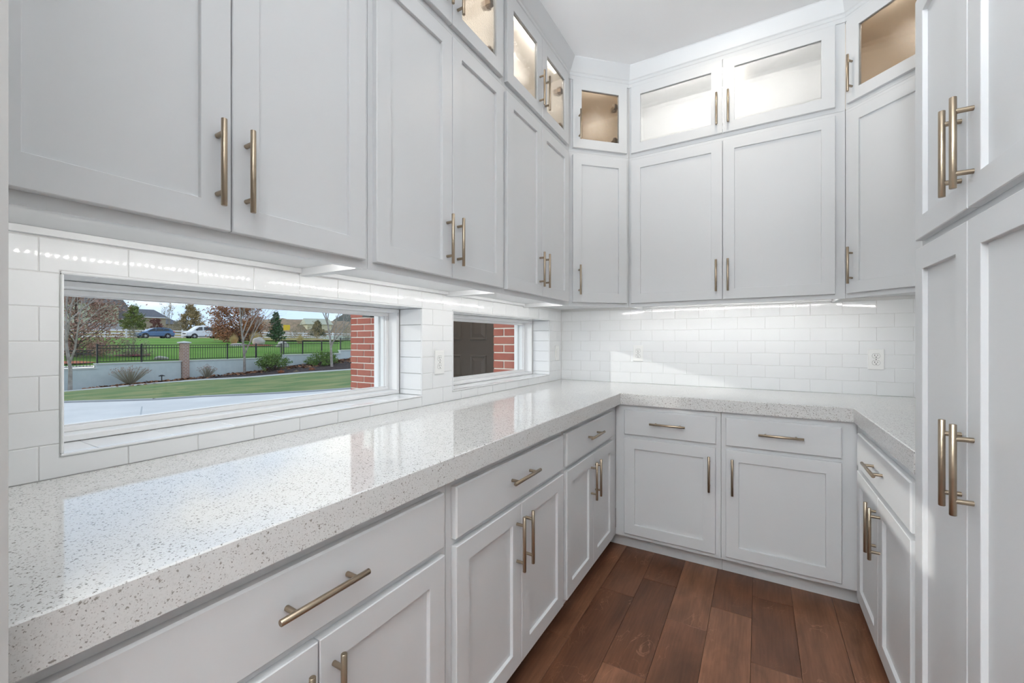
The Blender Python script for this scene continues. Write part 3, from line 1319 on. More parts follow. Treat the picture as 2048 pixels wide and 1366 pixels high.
concrete = noisy(mat('pale_concrete', (.68, .675, .66), .85, spec=.2), (.59, .59, .58), scale=.9)
lawn_m = noisy(mat('autumn_lawn', (.105, .195, .075), .95, spec=.1, bump=(14, .6, .05)), (.27, .285, .13), scale=1.3, lo=.34, hi=.66, stretch=(1, .35, 1))
hill_m = noisy(mat('bright_lawn', (.105, .245, .03), .95, spec=.1), (.16, .29, .055), scale=.25)
dry_m = noisy(mat('dry_grass', (.34, .24, .11), .95, spec=.1), (.24, .24, .08), scale=.5)
mulch_m = noisy(mat('dark_mulch', (0.045, 0.039, 0.042), .95, spec=.1, bump=(22, 1, .05)), (0.112, 0.083, 0.075), scale=9)
litter_m = noisy(mat('fallen_leaves', (.22, .085, .035), .9), (.30, .15, .075), scale=7)
asphalt = mat('street_asphalt', (.30, .30, .31), .9)
stucco = noisy(mat('grey_stucco', (.60, .665, .665), .9, spec=.2), (.55, .62, .625), scale=4)
cap_m = mat('pale_cap', (.62, .63, .62), .8)
black_metal = mat('black_fence_metal', (.012, .012, .013), .5)
white_vinyl = mat('white_fence_vinyl', (.83, .84, .86), .5)
mortar = mat('mortar', (.80, .76, .66), .9)
brick_m = noisy(mat('red_brick', (.41, .115, .075), .85, spec=.25, bump=(120, .5, .002)), (.32, .095, .065), scale=18, obj_random=True, c3=(.46, .17, .12))
# keep the object tint gentle
for n_ in brick_m.node_tree.nodes:
    if n_.type == 'OBJECT_INFO':
        mrn = nd(brick_m.node_tree, 'ShaderNodeMath', operation='MULTIPLY')
        mrn.inputs[1].default_value = .7
        tgt = n_.outputs['Random'].links[0].to_socket
        brick_m.node_tree.links.new(n_.outputs['Random'], mrn.inputs[0])
        brick_m.node_tree.links.new(mrn.outputs[0], tgt)
        break
bark_pale = noisy(mat('pale_bark', (.44, .395, .36), .9), (.27, .235, .21), scale=5)
bark_dark = mat('dark_bark', (.10, .075, .06), .9)
door_m = mat('dark_brown_door', (.095, .070, .054), .38, bump=(60, .15, .001))


def brick_pattern(name, scale_w):
    m = mat(name, (.2, .1, .07), .9)
    t = m.node_tree
    c = nd(t, 'ShaderNodeTexCoord')
    b = nd(t, 'ShaderNodeTexBrick')
    b.inputs['Color1'].default_value = (.36, .20, .155, 1)
    b.inputs['Color2'].default_value = (.42, .25, .195, 1)
    b.inputs['Mortar'].default_value = (.56, .50, .45, 1)
    b.inputs['Scale'].default_value = 1
    b.inputs['Mortar Size'].default_value = .012
    b.inputs['Brick Width'].default_value = .2
    b.inputs['Row Height'].default_value = .09
    mpn = nd(t, 'ShaderNodeMapping')
    mpn.inputs['Rotation'].default_value = (PI / 2, 0, 0)
    s = nd(t, 'ShaderNodeSeparateXYZ')
    cb = nd(t, 'ShaderNodeCombineXYZ')
    t.links.new(c.outputs['Object'], s.inputs[0])
    ad = nd(t, 'ShaderNodeMath', operation='ADD')
    t.links.new(s.outputs[0], ad.inputs[0])
    t.links.new(s.outputs[1], ad.inputs[1])
    t.links.new(ad.outputs[0], cb.inputs[0])
    t.links.new(s.outputs[2], cb.inputs[1])
    t.links.new(cb.outputs[0], b.inputs['Vector'])
    t.links.new(b.outputs['Color'], t.nodes['Principled BSDF'].inputs['Base Color'])
    return m


far_brick = brick_pattern('far_brick', 1)


# ------------------------------------------------------------------ ground
def lerp(a, b, t):
    return tuple(a[i] + (b[i] - a[i]) * t for i in range(3))


def poly_at(P, t):
    n = len(P) - 1
    f = min(max(t * n, 0), n - 1e-6)
    i = int(f)
    return lerp(P[i], P[i + 1], f - i)


def loft(name, A, B, nu, nv, material, bump=0.0, curve=0.0):
    vs, fs = [], []
    for i in range(nu + 1):
        a, b = poly_at(A, i / nu), poly_at(B, i / nu)
        for j in range(nv + 1):
            p = list(lerp(a, b, j / nv))
            p[2] += curve * math.sin(PI * j / nv)
            if bump and 0 < j < nv:
                p[2] += rnd.uniform(-bump, bump)
            vs.append(tuple(p))
    for i in range(nu):
        for j in range(nv):
            a = i * (nv + 1) + j
            fs.append((a, a + 1, a + nv + 2, a + nv + 1))
    m2 = MB()
    m2.add(vs, fs, 0, True)
    me = m2.mesh(name, material)
    # normals up
    if me.polygons and sum(p.normal.z for p in me.polygons) < 0:
        me.flip_normals()
    return struct(link(name, me))


DE = [(-20, -14, -.15), (-15, -4.5, -.15), (-12.07, -.15, -.15), (-10.86, 1.06, -.15), (-10.51, 1.89, -.15), (-9.86, 2.75, -.15), (-9.21, 3.87, -.15), (-7.8, 7.5, -.15), (-6.5, 12, -.15)]
ME_ = [(-27.2, -14, -1.6), (-26.4, -3, -1.35), (-25.88, 2.93, -1.12), (-25.5, 6.08, -1.0), (-24.5, 7.82, -.9), (-23.21, 9.74, -.84), (-22.3, 12.14, -.72), (-21.69, 15.34, -.68), (-20.5, 24, -.45)]
WB = [(-29, -14, -1.8), (-27.9, -3, -1.5), (-27.31, 3.0, -1.2), (-26.99, 6.49, -1.02), (-26.85, 7.96, -.96), (-26.56, 11.15, -.79), (-26.3, 13.88, -.47), (-25.9, 18.1, -.14), (-25.2, 26, .25)]
m_ = MB()
poly = [(x, y) for x, y, z in DE] + [(14, 12), (14, -14)]
m_.prism(poly, -.35, -.15)
# keep it clear of the house itself: it passes below the floor slab
drive = struct(m_.build('driveway', concrete))
E1 = [(x - .16, y + .05, -.13) for x, y, z in DE]
# curb strip and joints of the driveway
m_ = MB()
for a, b in zip(DE[:-1], DE[1:]):
    d = (Vector(b) - Vector(a)).normalized()
    nn = Vector((-d.y, d.x, 0)) * .16
    a_, b_ = Vector(a), Vector(b)
    m_.add([tuple(a_), tuple(b_), tuple(b_ + nn), tuple(a_ + nn), tuple(a_ + Vector((0, 0, .03))), tuple(b_ + Vector((0, 0, .03))), tuple(b_ + nn + Vector((0, 0, .03))), tuple(a_ + nn + Vector((0, 0, .03)))],
           [(0, 3, 2, 1), (4, 5, 6, 7), (0, 1, 5, 4), (1, 2, 6, 5), (2, 3, 7, 6), (3, 0, 4, 7)])
struct(m_.build('kerb', mat('kerb_concrete', (.36, .37, .38), .9)))
m_ = MB()
for p, q in (((-9.9, .55), (-4.2, -1.4)), ((-7.6, 5.8), (-5.0, -4.0))):
    d = (Vector(q) - Vector(p)).normalized()
    nn = Vector((-d.y, d.x)) * .012
    p_, q_ = Vector(p), Vector(q)
    m_.prism([tuple(p_ - nn), tuple(q_ - nn), tuple(q_ + nn), tuple(p_ + nn)], -.1505, -.1485)
o = m_.build('control_joint', mat('joint_grey', (.40, .42, .43), .9), drive)
LE = [(x - .12, y + .1, -.14) for x, y, z in DE]
lawn = loft('lawn', LE, ME_, 48, 30, lawn_m, .025, .10)
bed = loft('mulch_bed', ME_, WB, 40, 10, mulch_m, .035, .03)
# pale mowing edge of the bed
m_ = MB()
pts = [(p[0], p[1], p[2] + .02) for p in ME_]
m_.tube(pts, .06, 6, smooth=False)
struct(m_.build('bed_edging', cap_m))


def bed_z(x, y):
    t = (y + 14) / 40
    best = None
    for i in range(len(WB) - 1):
        if WB[i][1] <= y <= WB[i + 1][1]:
            f = (y - WB[i][1]) / (WB[i + 1][1] - WB[i][1])
            w = lerp(WB[i], WB[i + 1], f)
            best = w
    for i in range(len(ME_) - 1):
        if ME_[i][1] <= y <= ME_[i + 1][1]:
            f = (y - ME_[i][1]) / (ME_[i + 1][1] - ME_[i][1])
            e2 = lerp(ME_[i], ME_[i + 1], f)
    k = min(max((x - e2[0]) / (best[0] - e2[0] - 1e-9), 0), 1)
    return e2[2] + (best[2] - e2[2]) * k


# leaf litter (nobody could count it)
m_ = MB()
for (cx0, cy0, r, k) in ((-26.4, 5.6, 1.2, 260), (-25.9, 7.0, 1.1, 160), (-25.9, 11.1, 1.0, 220), (-25.2, 13.2, 1.0, 200), (-25.0, 17.6, 1.6, 320), (-26.4, 9.0, 1.4, 120), (-24.6, 14.4, 1.0, 100)):
    for i in range(k):
        x, y = rnd.gauss(cx0, r * .35), rnd.gauss(cy0, r * .8)
        if not (-27.2 + (y - 3) * .09 < x < -21.9):
            continue
        z = bed_z(x, y) + rnd.uniform(.02, .09)
        s_ = rnd.uniform(.04, .09)
        a = rnd.uniform(0, PI)
        u = Vector((math.cos(a), math.sin(a), rnd.uniform(-.5, .5))) * s_
        v = Vector((-math.sin(a), math.cos(a), rnd.uniform(-.5, .5))) * s_
        c = Vector((x, y, z))
        m_.quad(c - u - v, c + u - v, c + u + v, c - u + v)
o = m_.build('leaf_litter', litter_m, bed)
o['kind'] = 'stuff'

# hill behind the wall: lawn rising to the street
HP = [(-27.2, .0), (-33, .45), (-46, 1.05), (-60, 1.45), (-71, 1.60)]


def hill(name, y0, y1, xs, material, dz=0.0, lift=None):
    vs, fs = [], []
    nx, ny = len(xs), 24
    for x in xs:
        for i in range(len(HP) - 1):
            if HP[i][0] >= x >= HP[i + 1][0] or (x < HP[-1][0] and i == len(HP) - 2):
                f = (x - HP[i][0]) / (HP[i + 1][0] - HP[i][0])
                z = HP[i][1] + (HP[i + 1][1] - HP[i][1]) * min(f, 1)
                break
        for j in range(ny + 1):
            y = y0 + (y1 - y0) * j / ny
            base_ = z + (.22 if y > 13.5 else 0) * max(0, 1 - (abs(x) - 27) / 15) * min(1, (y - 13.5) / 2 if y > 13.5 else 0)
            vs.append((x + .093 * (y - 3) * (1 if x > -30 else 0), y, base_ + dz + rnd.uniform(-.02, .02)))
    for i in range(nx - 1):
        for j in range(ny):
            a = i * (ny + 1) + j
            fs.append((a, a + 1, a + ny + 2, a + ny + 1))
    m2 = MB()
    m2.add(vs, fs, 0, True)
    me = m2.mesh(name, material)
    if sum(p.normal.z for p in me.polygons) < 0:
        me.flip_normals()
    return struct(link(name, me))


hill('hill_lawn', -20, 75, [-27.45, -30, -33, -39, -46, -53, -60, -66, -71], hill_m)
m_ = MB()
m_.box(-80.5, -71, -60, 140, 1.3, 1.6)
struct(m_.build('street', asphalt))
m_ = MB()
vs = [(-80.5, -80, 1.62), (-80.5, 160, 1.62), (-112, 160, 3.5), (-112, -80, 3.5), (-220, 160, 3.9), (-220, -80, 3.9)]
m_.add(vs, [(0, 1, 2, 3), (3, 2, 4, 5)])
me = m_.mesh('far_ground', dry_m)
if me.polygons[0].normal.z < 0:
    me.flip_normals()
struct(link('far_ground', me))


def patch(name, pts, material, label, cat, z_add=.05):
    """low ground cover: bumpy mound over an outline"""
    c = sum((Vector(p) for p in pts), Vector()) / len(pts)
    vs = [tuple(c + Vector((0, 0, z_add * 3)))] + [tuple(Vector(p)) for p in pts] + [tuple(c + (Vector(p) - c) * .6 + Vector((rnd.uniform(-.2, .2), rnd.uniform(-.2, .2), z_add * 2.4))) for p in pts]
    n = len(pts)
    fs = [(1 + i, 1 + (i + 1) % n, 1 + n + (i + 1) % n, 1 + n + i) for i in range(n)] + [(1 + n + i, 1 + n + (i + 1) % n, 0) for i in range(n)]
    m2 = MB()
    m2.add(vs, fs, 0, True)
    me = m2.mesh(name, material)
    if sum(p.normal.z for p in me.polygons) < 0:
        me.flip_normals()
    o = link(name, me)
    return tag(o, label, cat)


red_cover = noisy(mat('red_cover', (.42, .10, .06), .9), (.55, .19, .08), scale=3)
pink_cover = mat('pink_cover', (.55, .10, .16), .9)


def ell(cx, cy, rx, ry, n=14, z=None):
    out = []
    for k in range(n):
        a = 2 * PI * k / n
        x, y = cx + rx * math.cos(a) * rnd.uniform(.85, 1.1), cy + ry * math.sin(a) * rnd.uniform(.85, 1.1)
        out.append((x, y, z))
    return out


patch('ground_cover', ell(-29.4, 3.0, 1.6, 2.2, z=.12), red_cover, 'orange-red ground cover behind the low end of the grey wall', 'plant', .03)
patch('ground_cover', ell(-31.8, 7.2, 1.1, .9, z=.36), pink_cover, 'pinkish red ground cover on the lawn behind the black fence', 'plant', .02)
patch('ground_cover', ell(-40.2, 18.6, 2.6, 1.9, z=.80), red_cover, 'red ground cover round the boulders on the hill', 'plant', .03)
struct(patch('dry_slope', ell(-58, 31, 11.5, 9.0, 22, z=1.30), dry_m, None, None, .13))

# ------------------------------------------------------------------ retaining wall with caps
def wx(y):
    return -27.29 + (y - 3.25) * .0934


rw = tag(empty('retaining_wall', (wx(8), 8, -1.2)), 'long stepped grey stucco retaining wall with pale caps across the yard', 'wall')
off = Vector((wx(8), 8, -1.2))


def wall_sec(y0, y1, zt, yname):
    m2 = MB()
    x0, x1 = wx(y0), wx(y1)
    for mb_, za, zb, th, ov in ((m2, -2.2, zt - .06, .25, 0),):
        mb_.prism([(x0, y0), (x1, y1), (x1 - th, y1), (x0 - th, y0)], za, zb)
    m2.v = [tuple(Vector(v) - off) for v in m2.v]
    s_ = m2.build('wall_section', stucco, rw)
    m2 = MB()
    m2.prism([(x0 + .04, y0 - .03), (x1 + .04, y1 + .03), (x1 - .29, y1 + .03), (x0 - .29, y0 - .03)], zt - .06, zt)
    m2.v = [tuple(Vector(v) - off) for v in m2.v]
    m2.build('cap', cap_m, s_)


SECT = [(-10, 4.36, -.105), (4.36, 7.87, .11), (8.22, 13.57, .13), (13.57, 17.82, .31), (17.82, 24, .55)]
for s_ in SECT:
    wall_sec(*s_, '')

# brick pier in the wall
t = thing('brick_pier', (wx(8.05) - .08, 8.045, -1.3), .09, 'slim brick pier with a pale cap dividing the yard fence', 'pier')
m_ = MB()
m_.box(-.24, .24, -.15, .15, 0, 2.40)
m_.build('shaft', far_brick, t)
m_ = MB()
m_.cbox(-.29, .29, -.24, .24, 2.40, 2.475, .02)
m_.add([(-.27, -.22, 2.475), (.27, -.22, 2.475), (.27, .22, 2.475), (-.27, .22, 2.475), (0, 0, 2.53)], [(0, 1, 4), (1, 2, 4), (2, 3, 4), (3, 0, 4), (3, 2, 1, 0)])
m_.build('cap', cap_m, t)


# ------------------------------------------------------------------ black picket fences on the wall
def fence(label, y0, y1, zb, zt, posts):
    x0 = wx(y0) - .125
    t = thing('metal_fence', (x0, y0, zb), 0, label, 'fence', 'black metal fences on the grey yard wall')
    H = zt - zb
    sl = .0934

    def P(y):
        return (y - y0) * sl
    for zz in (.07, H - .17, H - .02):
        m2 = MB()
        m2.prism([(P(y0) - .017, 0), (P(y0) + .017, 0), (P(y1) + .017, y1 - y0), (P(y1) - .017, y1 - y0)], zz - .02, zz + .02)
        m2.build('rail', black_metal, t)
    pk = MB()
    pk.box(-.009, .009, -.009, .009, .05, H - .01)
    pme = pk.mesh('picket', black_metal)
    k = int((y1 - y0) / .118)
    for i in range(1, k):
        y = y0 + (y1 - y0) * i / k
        link('picket', pme, t, (P(y), y - y0, 0))
    pm = MB()
    pm.box(-.033, .033, -.033, .033, 0, H + .03)
    pm.cbox(-.042, .042, -.042, .042, H + .03, H + .055, .008)
    ppe = pm.mesh('post', black_metal)
    for y in posts:
        link('post', ppe, t, (P(y), y - y0, 0))


fence('black picket fence on the low end of the grey wall behind the pale-barked tree', 1.2, 4.30, -.105, .78, (1.2,))
fence('black picket fence between the wall step and the brick pier', 4.42, 7.84, .11, 1.03, (4.44, 6.17))
fence('black picket fence from the brick pier to the round green shrubs', 8.25, 13.52, .13, 1.02, (10.26, 11.9, 13.5))
fence('black picket fence on the raised wall step behind the green shrubs', 13.62, 17.76, .31, 1.22, (13.64, 14.96, 16.38))
fence('short black picket fence on the highest wall step beside the brick column', 17.88, 22.5, .55, 1.43, (17.9, 19.9))

# ------------------------------------------------------------------ white rail fence across the street
t = thing('rail_fence', (-82, 10, 1.7), 0, 'white vinyl rail fence along the far side of the street', 'fence')
pm = MB()
pm.cbox(-.09, .09, -.09, .09, 0, 1.34, .015)
pm.add([(-.11, -.11, 1.34), (.11, -.11, 1.34), (.11, .11, 1.34), (-.11, .11, 1.34), (0, 0, 1.42)], [(0, 1, 4), (1, 2, 4), (2, 3, 4), (3, 0, 4), (3, 2, 1, 0)])
pme = pm.mesh('post', white_vinyl)
for i in range(34):
    link('post', pme, t, (0, i * 2.44, 0))
for zz in (.22, .68, 1.14):
    m_ = MB()
    m_.cbox(-.04, .04, 0, 33 * 2.44, zz - .10, zz + .10, .01)
    m_.build('rail', white_vinyl, t)


# ------------------------------------------------------------------ trees and shrubs
def leaf_cards(m2, centre, k, spread, size, flat=1.0, mi=0):
    for _ in range(k):
        c = Vector(centre) + Vector((rnd.gauss(0, spread), rnd.gauss(0, spread), rnd.gauss(0, spread * flat)))
        s_ = size * rnd.uniform(.6, 1.3)
        u = Vector((rnd.uniform(-1, 1), rnd.uniform(-1, 1), rnd.uniform(-1, 1))).normalized()
        w = u.orthogonal().normalized()
        v = u.cross(w)
        m2.add([tuple(c - w * s_), tuple(c + v * s_ * .5), tuple(c + w * s_), tuple(c - v * s_ * .5)], [(0, 1, 2, 3)], mi)


def tree(name, label, base, height, tr, levels=4, seed=1, bark=None, leaf=None, leaf_k=0, leaf_size=.06, fork=.35, angle=(.45, .8), kids=(3, 4), cat='tree', group=None, ratio=.68, lean=(0, 0), up=.12, clear=.32, leaf_spread=.16):
    r0 = random.Random(seed)
    t = thing(name, base, 0, label, cat, group)
    wood_, tips = MB(), []

    def branch(p, d, L, r, lv):
        n = 4 if lv > 1 else 3
        pts, rad = [p], [r]
        q, dd = p.copy(), d.copy()
        for i in range(n):
            dd = (dd + Vector((r0.gauss(0, .09), r0.gauss(0, .09), r0.gauss(0, .06) + up * .3))).normalized()
            q = q + dd * (L / n)
            pts.append(q.copy())
            rad.append(r * (1 - .62 * (i + 1) / n))
        wood_.tube(pts, rad, 7 if lv >= levels - 1 else 4, caps=False)
        if lv <= 1:
            tips.extend(pts[1:])
        if lv == 0:
            return
        k = r0.randint(*kids) + (2 if lv == levels else 0)
        for j in range(k):
            f = (clear if lv == levels else .25) + (1 - (clear if lv == levels else .25)) * (j + r0.uniform(.1, .9)) / k
            f = min(f, .98)
            i = min(int(f * n), n - 1)
            pp = pts[i].lerp(pts[i + 1], f * n - i)
            ax = dd.orthogonal().normalized()
            ax.rotate(Matrix.Rotation(r0.uniform(0, 2 * PI) + j * 2.4, 3, dd))
            a = r0.uniform(*angle)
            nd_ = (d.normalized() * math.cos(a) + ax * math.sin(a)).normalized()
            nd_ = (nd_ + Vector((0, 0, up))).normalized()
            rr = (rad[i] + (rad[i + 1] - rad[i]) * (f * n - i)) * .66
            branch(pp, nd_, L * ratio * r0.uniform(.75, 1.1) * (1.0 if lv < levels else (1.15 - .45 * f)), rr, lv - 1)

    branch(Vector((0, 0, -.1)), Vector((lean[0], lean[1], 1)).normalized(), height * .62, tr, levels)
    wood_.build('trunk', bark or bark_pale, t)
    if leaf and leaf_k:
        lm = MB()
        per = max(1, leaf_k // max(1, len(tips)))
        for p in tips:
            if leaf_k < len(tips) and rnd.random() > leaf_k / len(tips):
                continue
            leaf_cards(lm, p, per, leaf_spread, leaf_size)
        o = lm.build('foliage', leaf, t)
        o['kind'] = 'stuff'
    return t


leaf_brown = noisy(mat('russet_leaves', (0.320, 0.168, 0.120), .85), (0.480, 0.304, 0.240), scale=2.5)
leaf_orange = noisy(mat('orange_leaves', (0.450, 0.173, 0.068), .85), (0.330, 0.180, 0.112), scale=1.2)
leaf_green = noisy(mat('fresh_leaves', (0.105, 0.173, 0.033), .8), (0.240, 0.285, 0.060), scale=1.0)
leaf_tan = noisy(mat('tan_leaves', (0.384, 0.280, 0.120), .85), (0.256, 0.208, 0.096), scale=1.2)
leaf_plum = noisy(mat('plum_leaves', (0.195, 0.075, 0.068), .85), (0.285, 0.135, 0.105), scale=1.5)
leaf_grey = noisy(mat('grey_twigs', (0.375, 0.330, 0.255), .9), (0.255, 0.240, 0.165), scale=2)
leaf_shrub = noisy(mat('box_leaves', (0.076, 0.162, 0.027), .75), (0.196, 0.315, 0.060), scale=5)
leaf_olive = noisy(mat('olive_needles', (0.083, 0.090, 0.053), .85), (0.150, 0.150, 0.090), scale=2)
needle_m = noisy(mat('pine_needles', (0.033, 0.098, 0.033), .8), (0.075, 0.158, 0.060), scale=2)

def crown_tree(name, label, base, z0, z1, r, leaf, k, size, seed, bark=None, tr=.12, shape=1.0, nbr=70, cat='tree', group=None, fork=.25, wob=.12, bare=.0):
    """trunk, limbs fanned out to points filling a crown between heights z0 and z1, and leaves along the limbs"""
    r0 = random.Random(seed)
    t = thing(name, base, 0, label, cat, group)
    wd, lm = MB(), MB()
    H = z1 - z0
    top = Vector((0, 0, z0 + H * .72))
    wd.tube([(0, 0, -.3), (0, 0, z0 + H * fork * .5), tuple(top)], [tr, tr * .8, tr * .15], 8, caps=False)
    per = max(1, k // nbr)
    for i in range(nbr):
        u = r0.random()
        a = r0.uniform(0, 2 * PI)
        zz = z0 + H * (u ** 1.15)
        f = (zz - z0) / H
        prof_ = math.sin(PI * min(1, f * .80 + .20) ** (.85 * shape)) ** .7
        rr = r * prof_ * math.sqrt(r0.uniform(.12, 1))
        tip = Vector((math.cos(a) * rr, math.sin(a) * rr, zz))
        s0 = Vector((0, 0, max(.15 * H * 0 + z0 * .7, min(zz - rr * .8, top.z)) if zz - rr * .8 > z0 * .7 else z0 * .7))
        m1_ = s0.lerp(tip, .55) + Vector((r0.gauss(0, wob), r0.gauss(0, wob), -.06 * rr))
        w = tr * (.34 - .2 * f)
        wd.tube([s0, m1_, tip], [w, w * .55, w * .16], 5, caps=False)
        for q in range(3):
            g0 = m1_.lerp(tip, r0.uniform(0, .8))
            g1 = g0 + (tip - s0).normalized() * r * .22 + Vector((r0.gauss(0, .12), r0.gauss(0, .12), r0.uniform(0, .16))) * r
            wd.tube([g0, g1], [w * .3, w * .1], 4, caps=False)
            for _ in range(per // 3):
                if r0.random() < bare:
                    continue
                leaf_cards(lm, g0.lerp(g1, r0.random()), 1, r * .07, size)
    wd.build('trunk', bark or bark_dark, t)
    if k:
        o = lm.build('foliage', leaf, t)
        o['kind'] = 'stuff'
    return t


tree('garden_tree', 'pale-barked tree with russet leaves in front of the grey wall end', (-26.15, 3.2, -1.12), 7.4, .085, 4, 11, bark_pale, leaf_brown, 1500, .06, clear=.24, angle=(.5, .9), up=.10, kids=(4, 5), ratio=.72)
tree('garden_tree', 'bare pale-barked tree in the mulch centred before the orange tree', (-25.9, 10.83, -.76), 7.2, .08, 4, 23, bark_pale, None, 0, clear=.26, angle=(.42, .72), ratio=.72, up=.16, kids=(4, 5))
tree('garden_tree', 'bare pale-barked tree beside the clipped shrub and brick column', (-23.43, 15.22, -.60), 6.8, .095, 4, 37, bark_pale, None, 0, clear=.24, angle=(.5, .85), up=.14, ratio=.72, kids=(3, 4))
crown_tree('hill_tree', 'broad orange-brown autumn tree on the hill beside the white van', (-47, 21.2, 1.0), 0.45, 6.2, 2.9, leaf_orange, 15000, .10, 5, bark_dark, .16, 1.0, 110)
crown_tree('hill_tree', 'large russet tree behind the pale-barked tree at the window edge', (-31.7, 4.7, .25), .3, 6.0, 2.3, leaf_brown, 11000, .065, 15, bark_dark, .11, 1.0, 100)
crown_tree('hill_tree', 'grey-brown leafless thicket behind the low end of the fence', (-31.2, 7.1, .25), .1, 1.7, 1.1, leaf_grey, 1500, .04, 8, leaf_grey, .05, .8, 90, cat='bush')
crown_tree('street_tree', 'round green tree in front of the sage house', (-113.2, 32.9, 3.0), .3, 5.5, 2.25, leaf_green, 4200, .20, 3, bark_dark, .16, .95, 70)
crown_tree('street_tree', 'low plum-red tree beside the round green tree', (-112.8, 36.6, 3.0), .1, 3.1, 1.35, leaf_plum, 1800, .17, 4, bark_dark, .10, .95, 50)
tree('street_tree', 'thin bare tree standing against the sky behind the blue car', (-116.3, 40.6, 3.4), 6.4, .11, 4, 6, leaf_grey, leaf_tan, 300, .12, clear=.25, angle=(.3, .5))
crown_tree('street_tree', 'wide tan-leaved tree behind the gap between car and van', (-105.2, 40.2, 2.8), .5, 6.0, 2.9, leaf_tan, 5200, .19, 9, bark_dark, .17, .8, 90)
for i_, (px, py, lab) in enumerate(((-101.0, 36.2, 'low tan brush at the foot of the thin bare tree across the street'), (-99, 47, 'hazy bare brush between the van and the orange tree'))):
    crown_tree('street_brush', lab, (px, py, 2.6), .1, 2.6, 1.7, leaf_grey, 1200, .10, 60 + i_, leaf_grey, .05, .8, 60, cat='bush')


def conifer(label, base, h, r, leaf, seed, k=2600, size=.12, trunk=.07):
    r0 = random.Random(seed)
    t = thing('conifer', base, 0, label, 'tree')
    m2 = MB()
    m2.tube([(0, 0, -.1), (0, 0, h * .95)], [trunk, .01], 7)
    nb = 46
    lm = MB()
    for i in range(nb):
        f = .08 + .9 * i / nb
        a = i * 2.4 + r0.uniform(-.4, .4)
        L = r * (1 - f) ** .8 * r0.uniform(.75, 1.15) + .06
        p0 = Vector((0, 0, h * f))
        p1 = Vector((math.cos(a) * L, math.sin(a) * L, h * f + L * .25))
        m2.tube([p0, p0.lerp(p1, .5) - Vector((0, 0, .03)), p1], [.018, .012, .004], 4, caps=False)
        for _ in range(k // nb):
            q = p0.lerp(p1, r0.uniform(.15, 1))
            leaf_cards(lm, q, 1, size * .55, size)
    m2.build('trunk', bark_dark, t)
    o = lm.build('foliage', leaf, t)
    o['kind'] = 'stuff'
    return t


conifer('dark green pine beside the orange tree on the hill', (-45.9, 24.5, 1.0), 3.5, 1.15, needle_m, 2)
conifer('dull olive spruce beyond the raised fence step', (-62, 41.0, 1.4), 3.2, 1.6, leaf_olive, 4, 1800, .16)


def dome_shrub(label, base, w, h, seed, shape=1.0):
    r0 = random.Random(seed)
    t = thing('green_shrub', base, 0, label, 'shrub', 'evergreen shrubs by the grey wall')
    st, lm = MB(), MB()
    for i in range(90):
        a = r0.uniform(0, 2 * PI)
        f = math.sqrt(r0.uniform(0, 1))
        el = math.acos(min(1, f)) if shape > .9 else r0.uniform(.2, 1.5)
        tip = Vector((math.cos(a) * f * w / 2, math.sin(a) * f * w / 2, h * (math.sqrt(max(0, 1 - f * f)) * .8 + .2) * r0.uniform(.85, 1.05)))
        st.tube([(0, 0, 0), tip * .5 + Vector((0, 0, .05)), tip], [.012, .008, .003], 4, caps=False)
        for _ in range(34):
            q = tip * r0.uniform(.55, 1.03)
            leaf_cards(lm, q, 1, .06, .055)
    st.build('stems', bark_dark, t)
    o = lm.build('foliage', leaf_shrub, t)
    o['kind'] = 'stuff'
    return t


dome_shrub('loose feathery green shrub in the mulch before the fence step', (-25.1, 12.2, -.74), 2.1, 1.25, 1)
dome_shrub('dense clipped green shrub behind the bare tree beside the brick column', (-24.75, 15.45, -.66), 2.3, 1.2, 2)


def twig_shrub(label, base, w, h, seed, k=150):
    r0 = random.Random(seed)
    t = thing('twiggy_shrub', base, 0, label, 'shrub', 'leafless shrubs by the grey wall')
    st, lm = MB(), MB()
    for i in range(k):
        a, f = r0.uniform(0, 2 * PI), r0.uniform(0, 1) ** .6
        tip = Vector((math.cos(a) * f * w / 2, math.sin(a) * f * w / 2, h * (1.05 - .25 * f * f) * r0.uniform(.72, 1.04)))
        st.tube([(0, 0, -.03), tip * .45 + Vector((0, 0, -.02)), tip], [.010, .008, .004], 4, caps=False)
        leaf_cards(lm, tip, 2, .05, .03)
    st.build('stems', leaf_grey, t)
    o = lm.build('foliage', leaf_brown, t)
    o['kind'] = 'stuff'


twig_shrub('large leafless vase-shaped shrub in front of the grey wall', (-26.15, 5.38, -1.02), 1.7, .95, 1)
twig_shrub('small leafless shrub beside the slim brick pier', (-26.0, 8.8, -.92), 1.0, .70, 2, 90)


def tuft(name, label, base, r, h, m, seed, k=260, group=None):
    r0 = random.Random(seed)
    m2 = MB()
    for i in range(k):
        a, f = r0.uniform(0, 2 * PI), r0.uniform(0, 1) ** .5
        b = Vector((math.cos(a) * f * r * .4, math.sin(a) * f * r * .4, 0))
        tip = Vector((math.cos(a) * f * r, math.sin(a) * f * r, h * (1.05 - .4 * f) * r0.uniform(.7, 1.1)))
        w = Vector((-math.sin(a), math.cos(a), 0)) * .018
        m2.add([tuple(b - w), tuple(b + w), tuple(tip)], [(0, 1, 2)])
    o = m2.build(name, m, None, base)
    tag(o, label, 'plant', group)


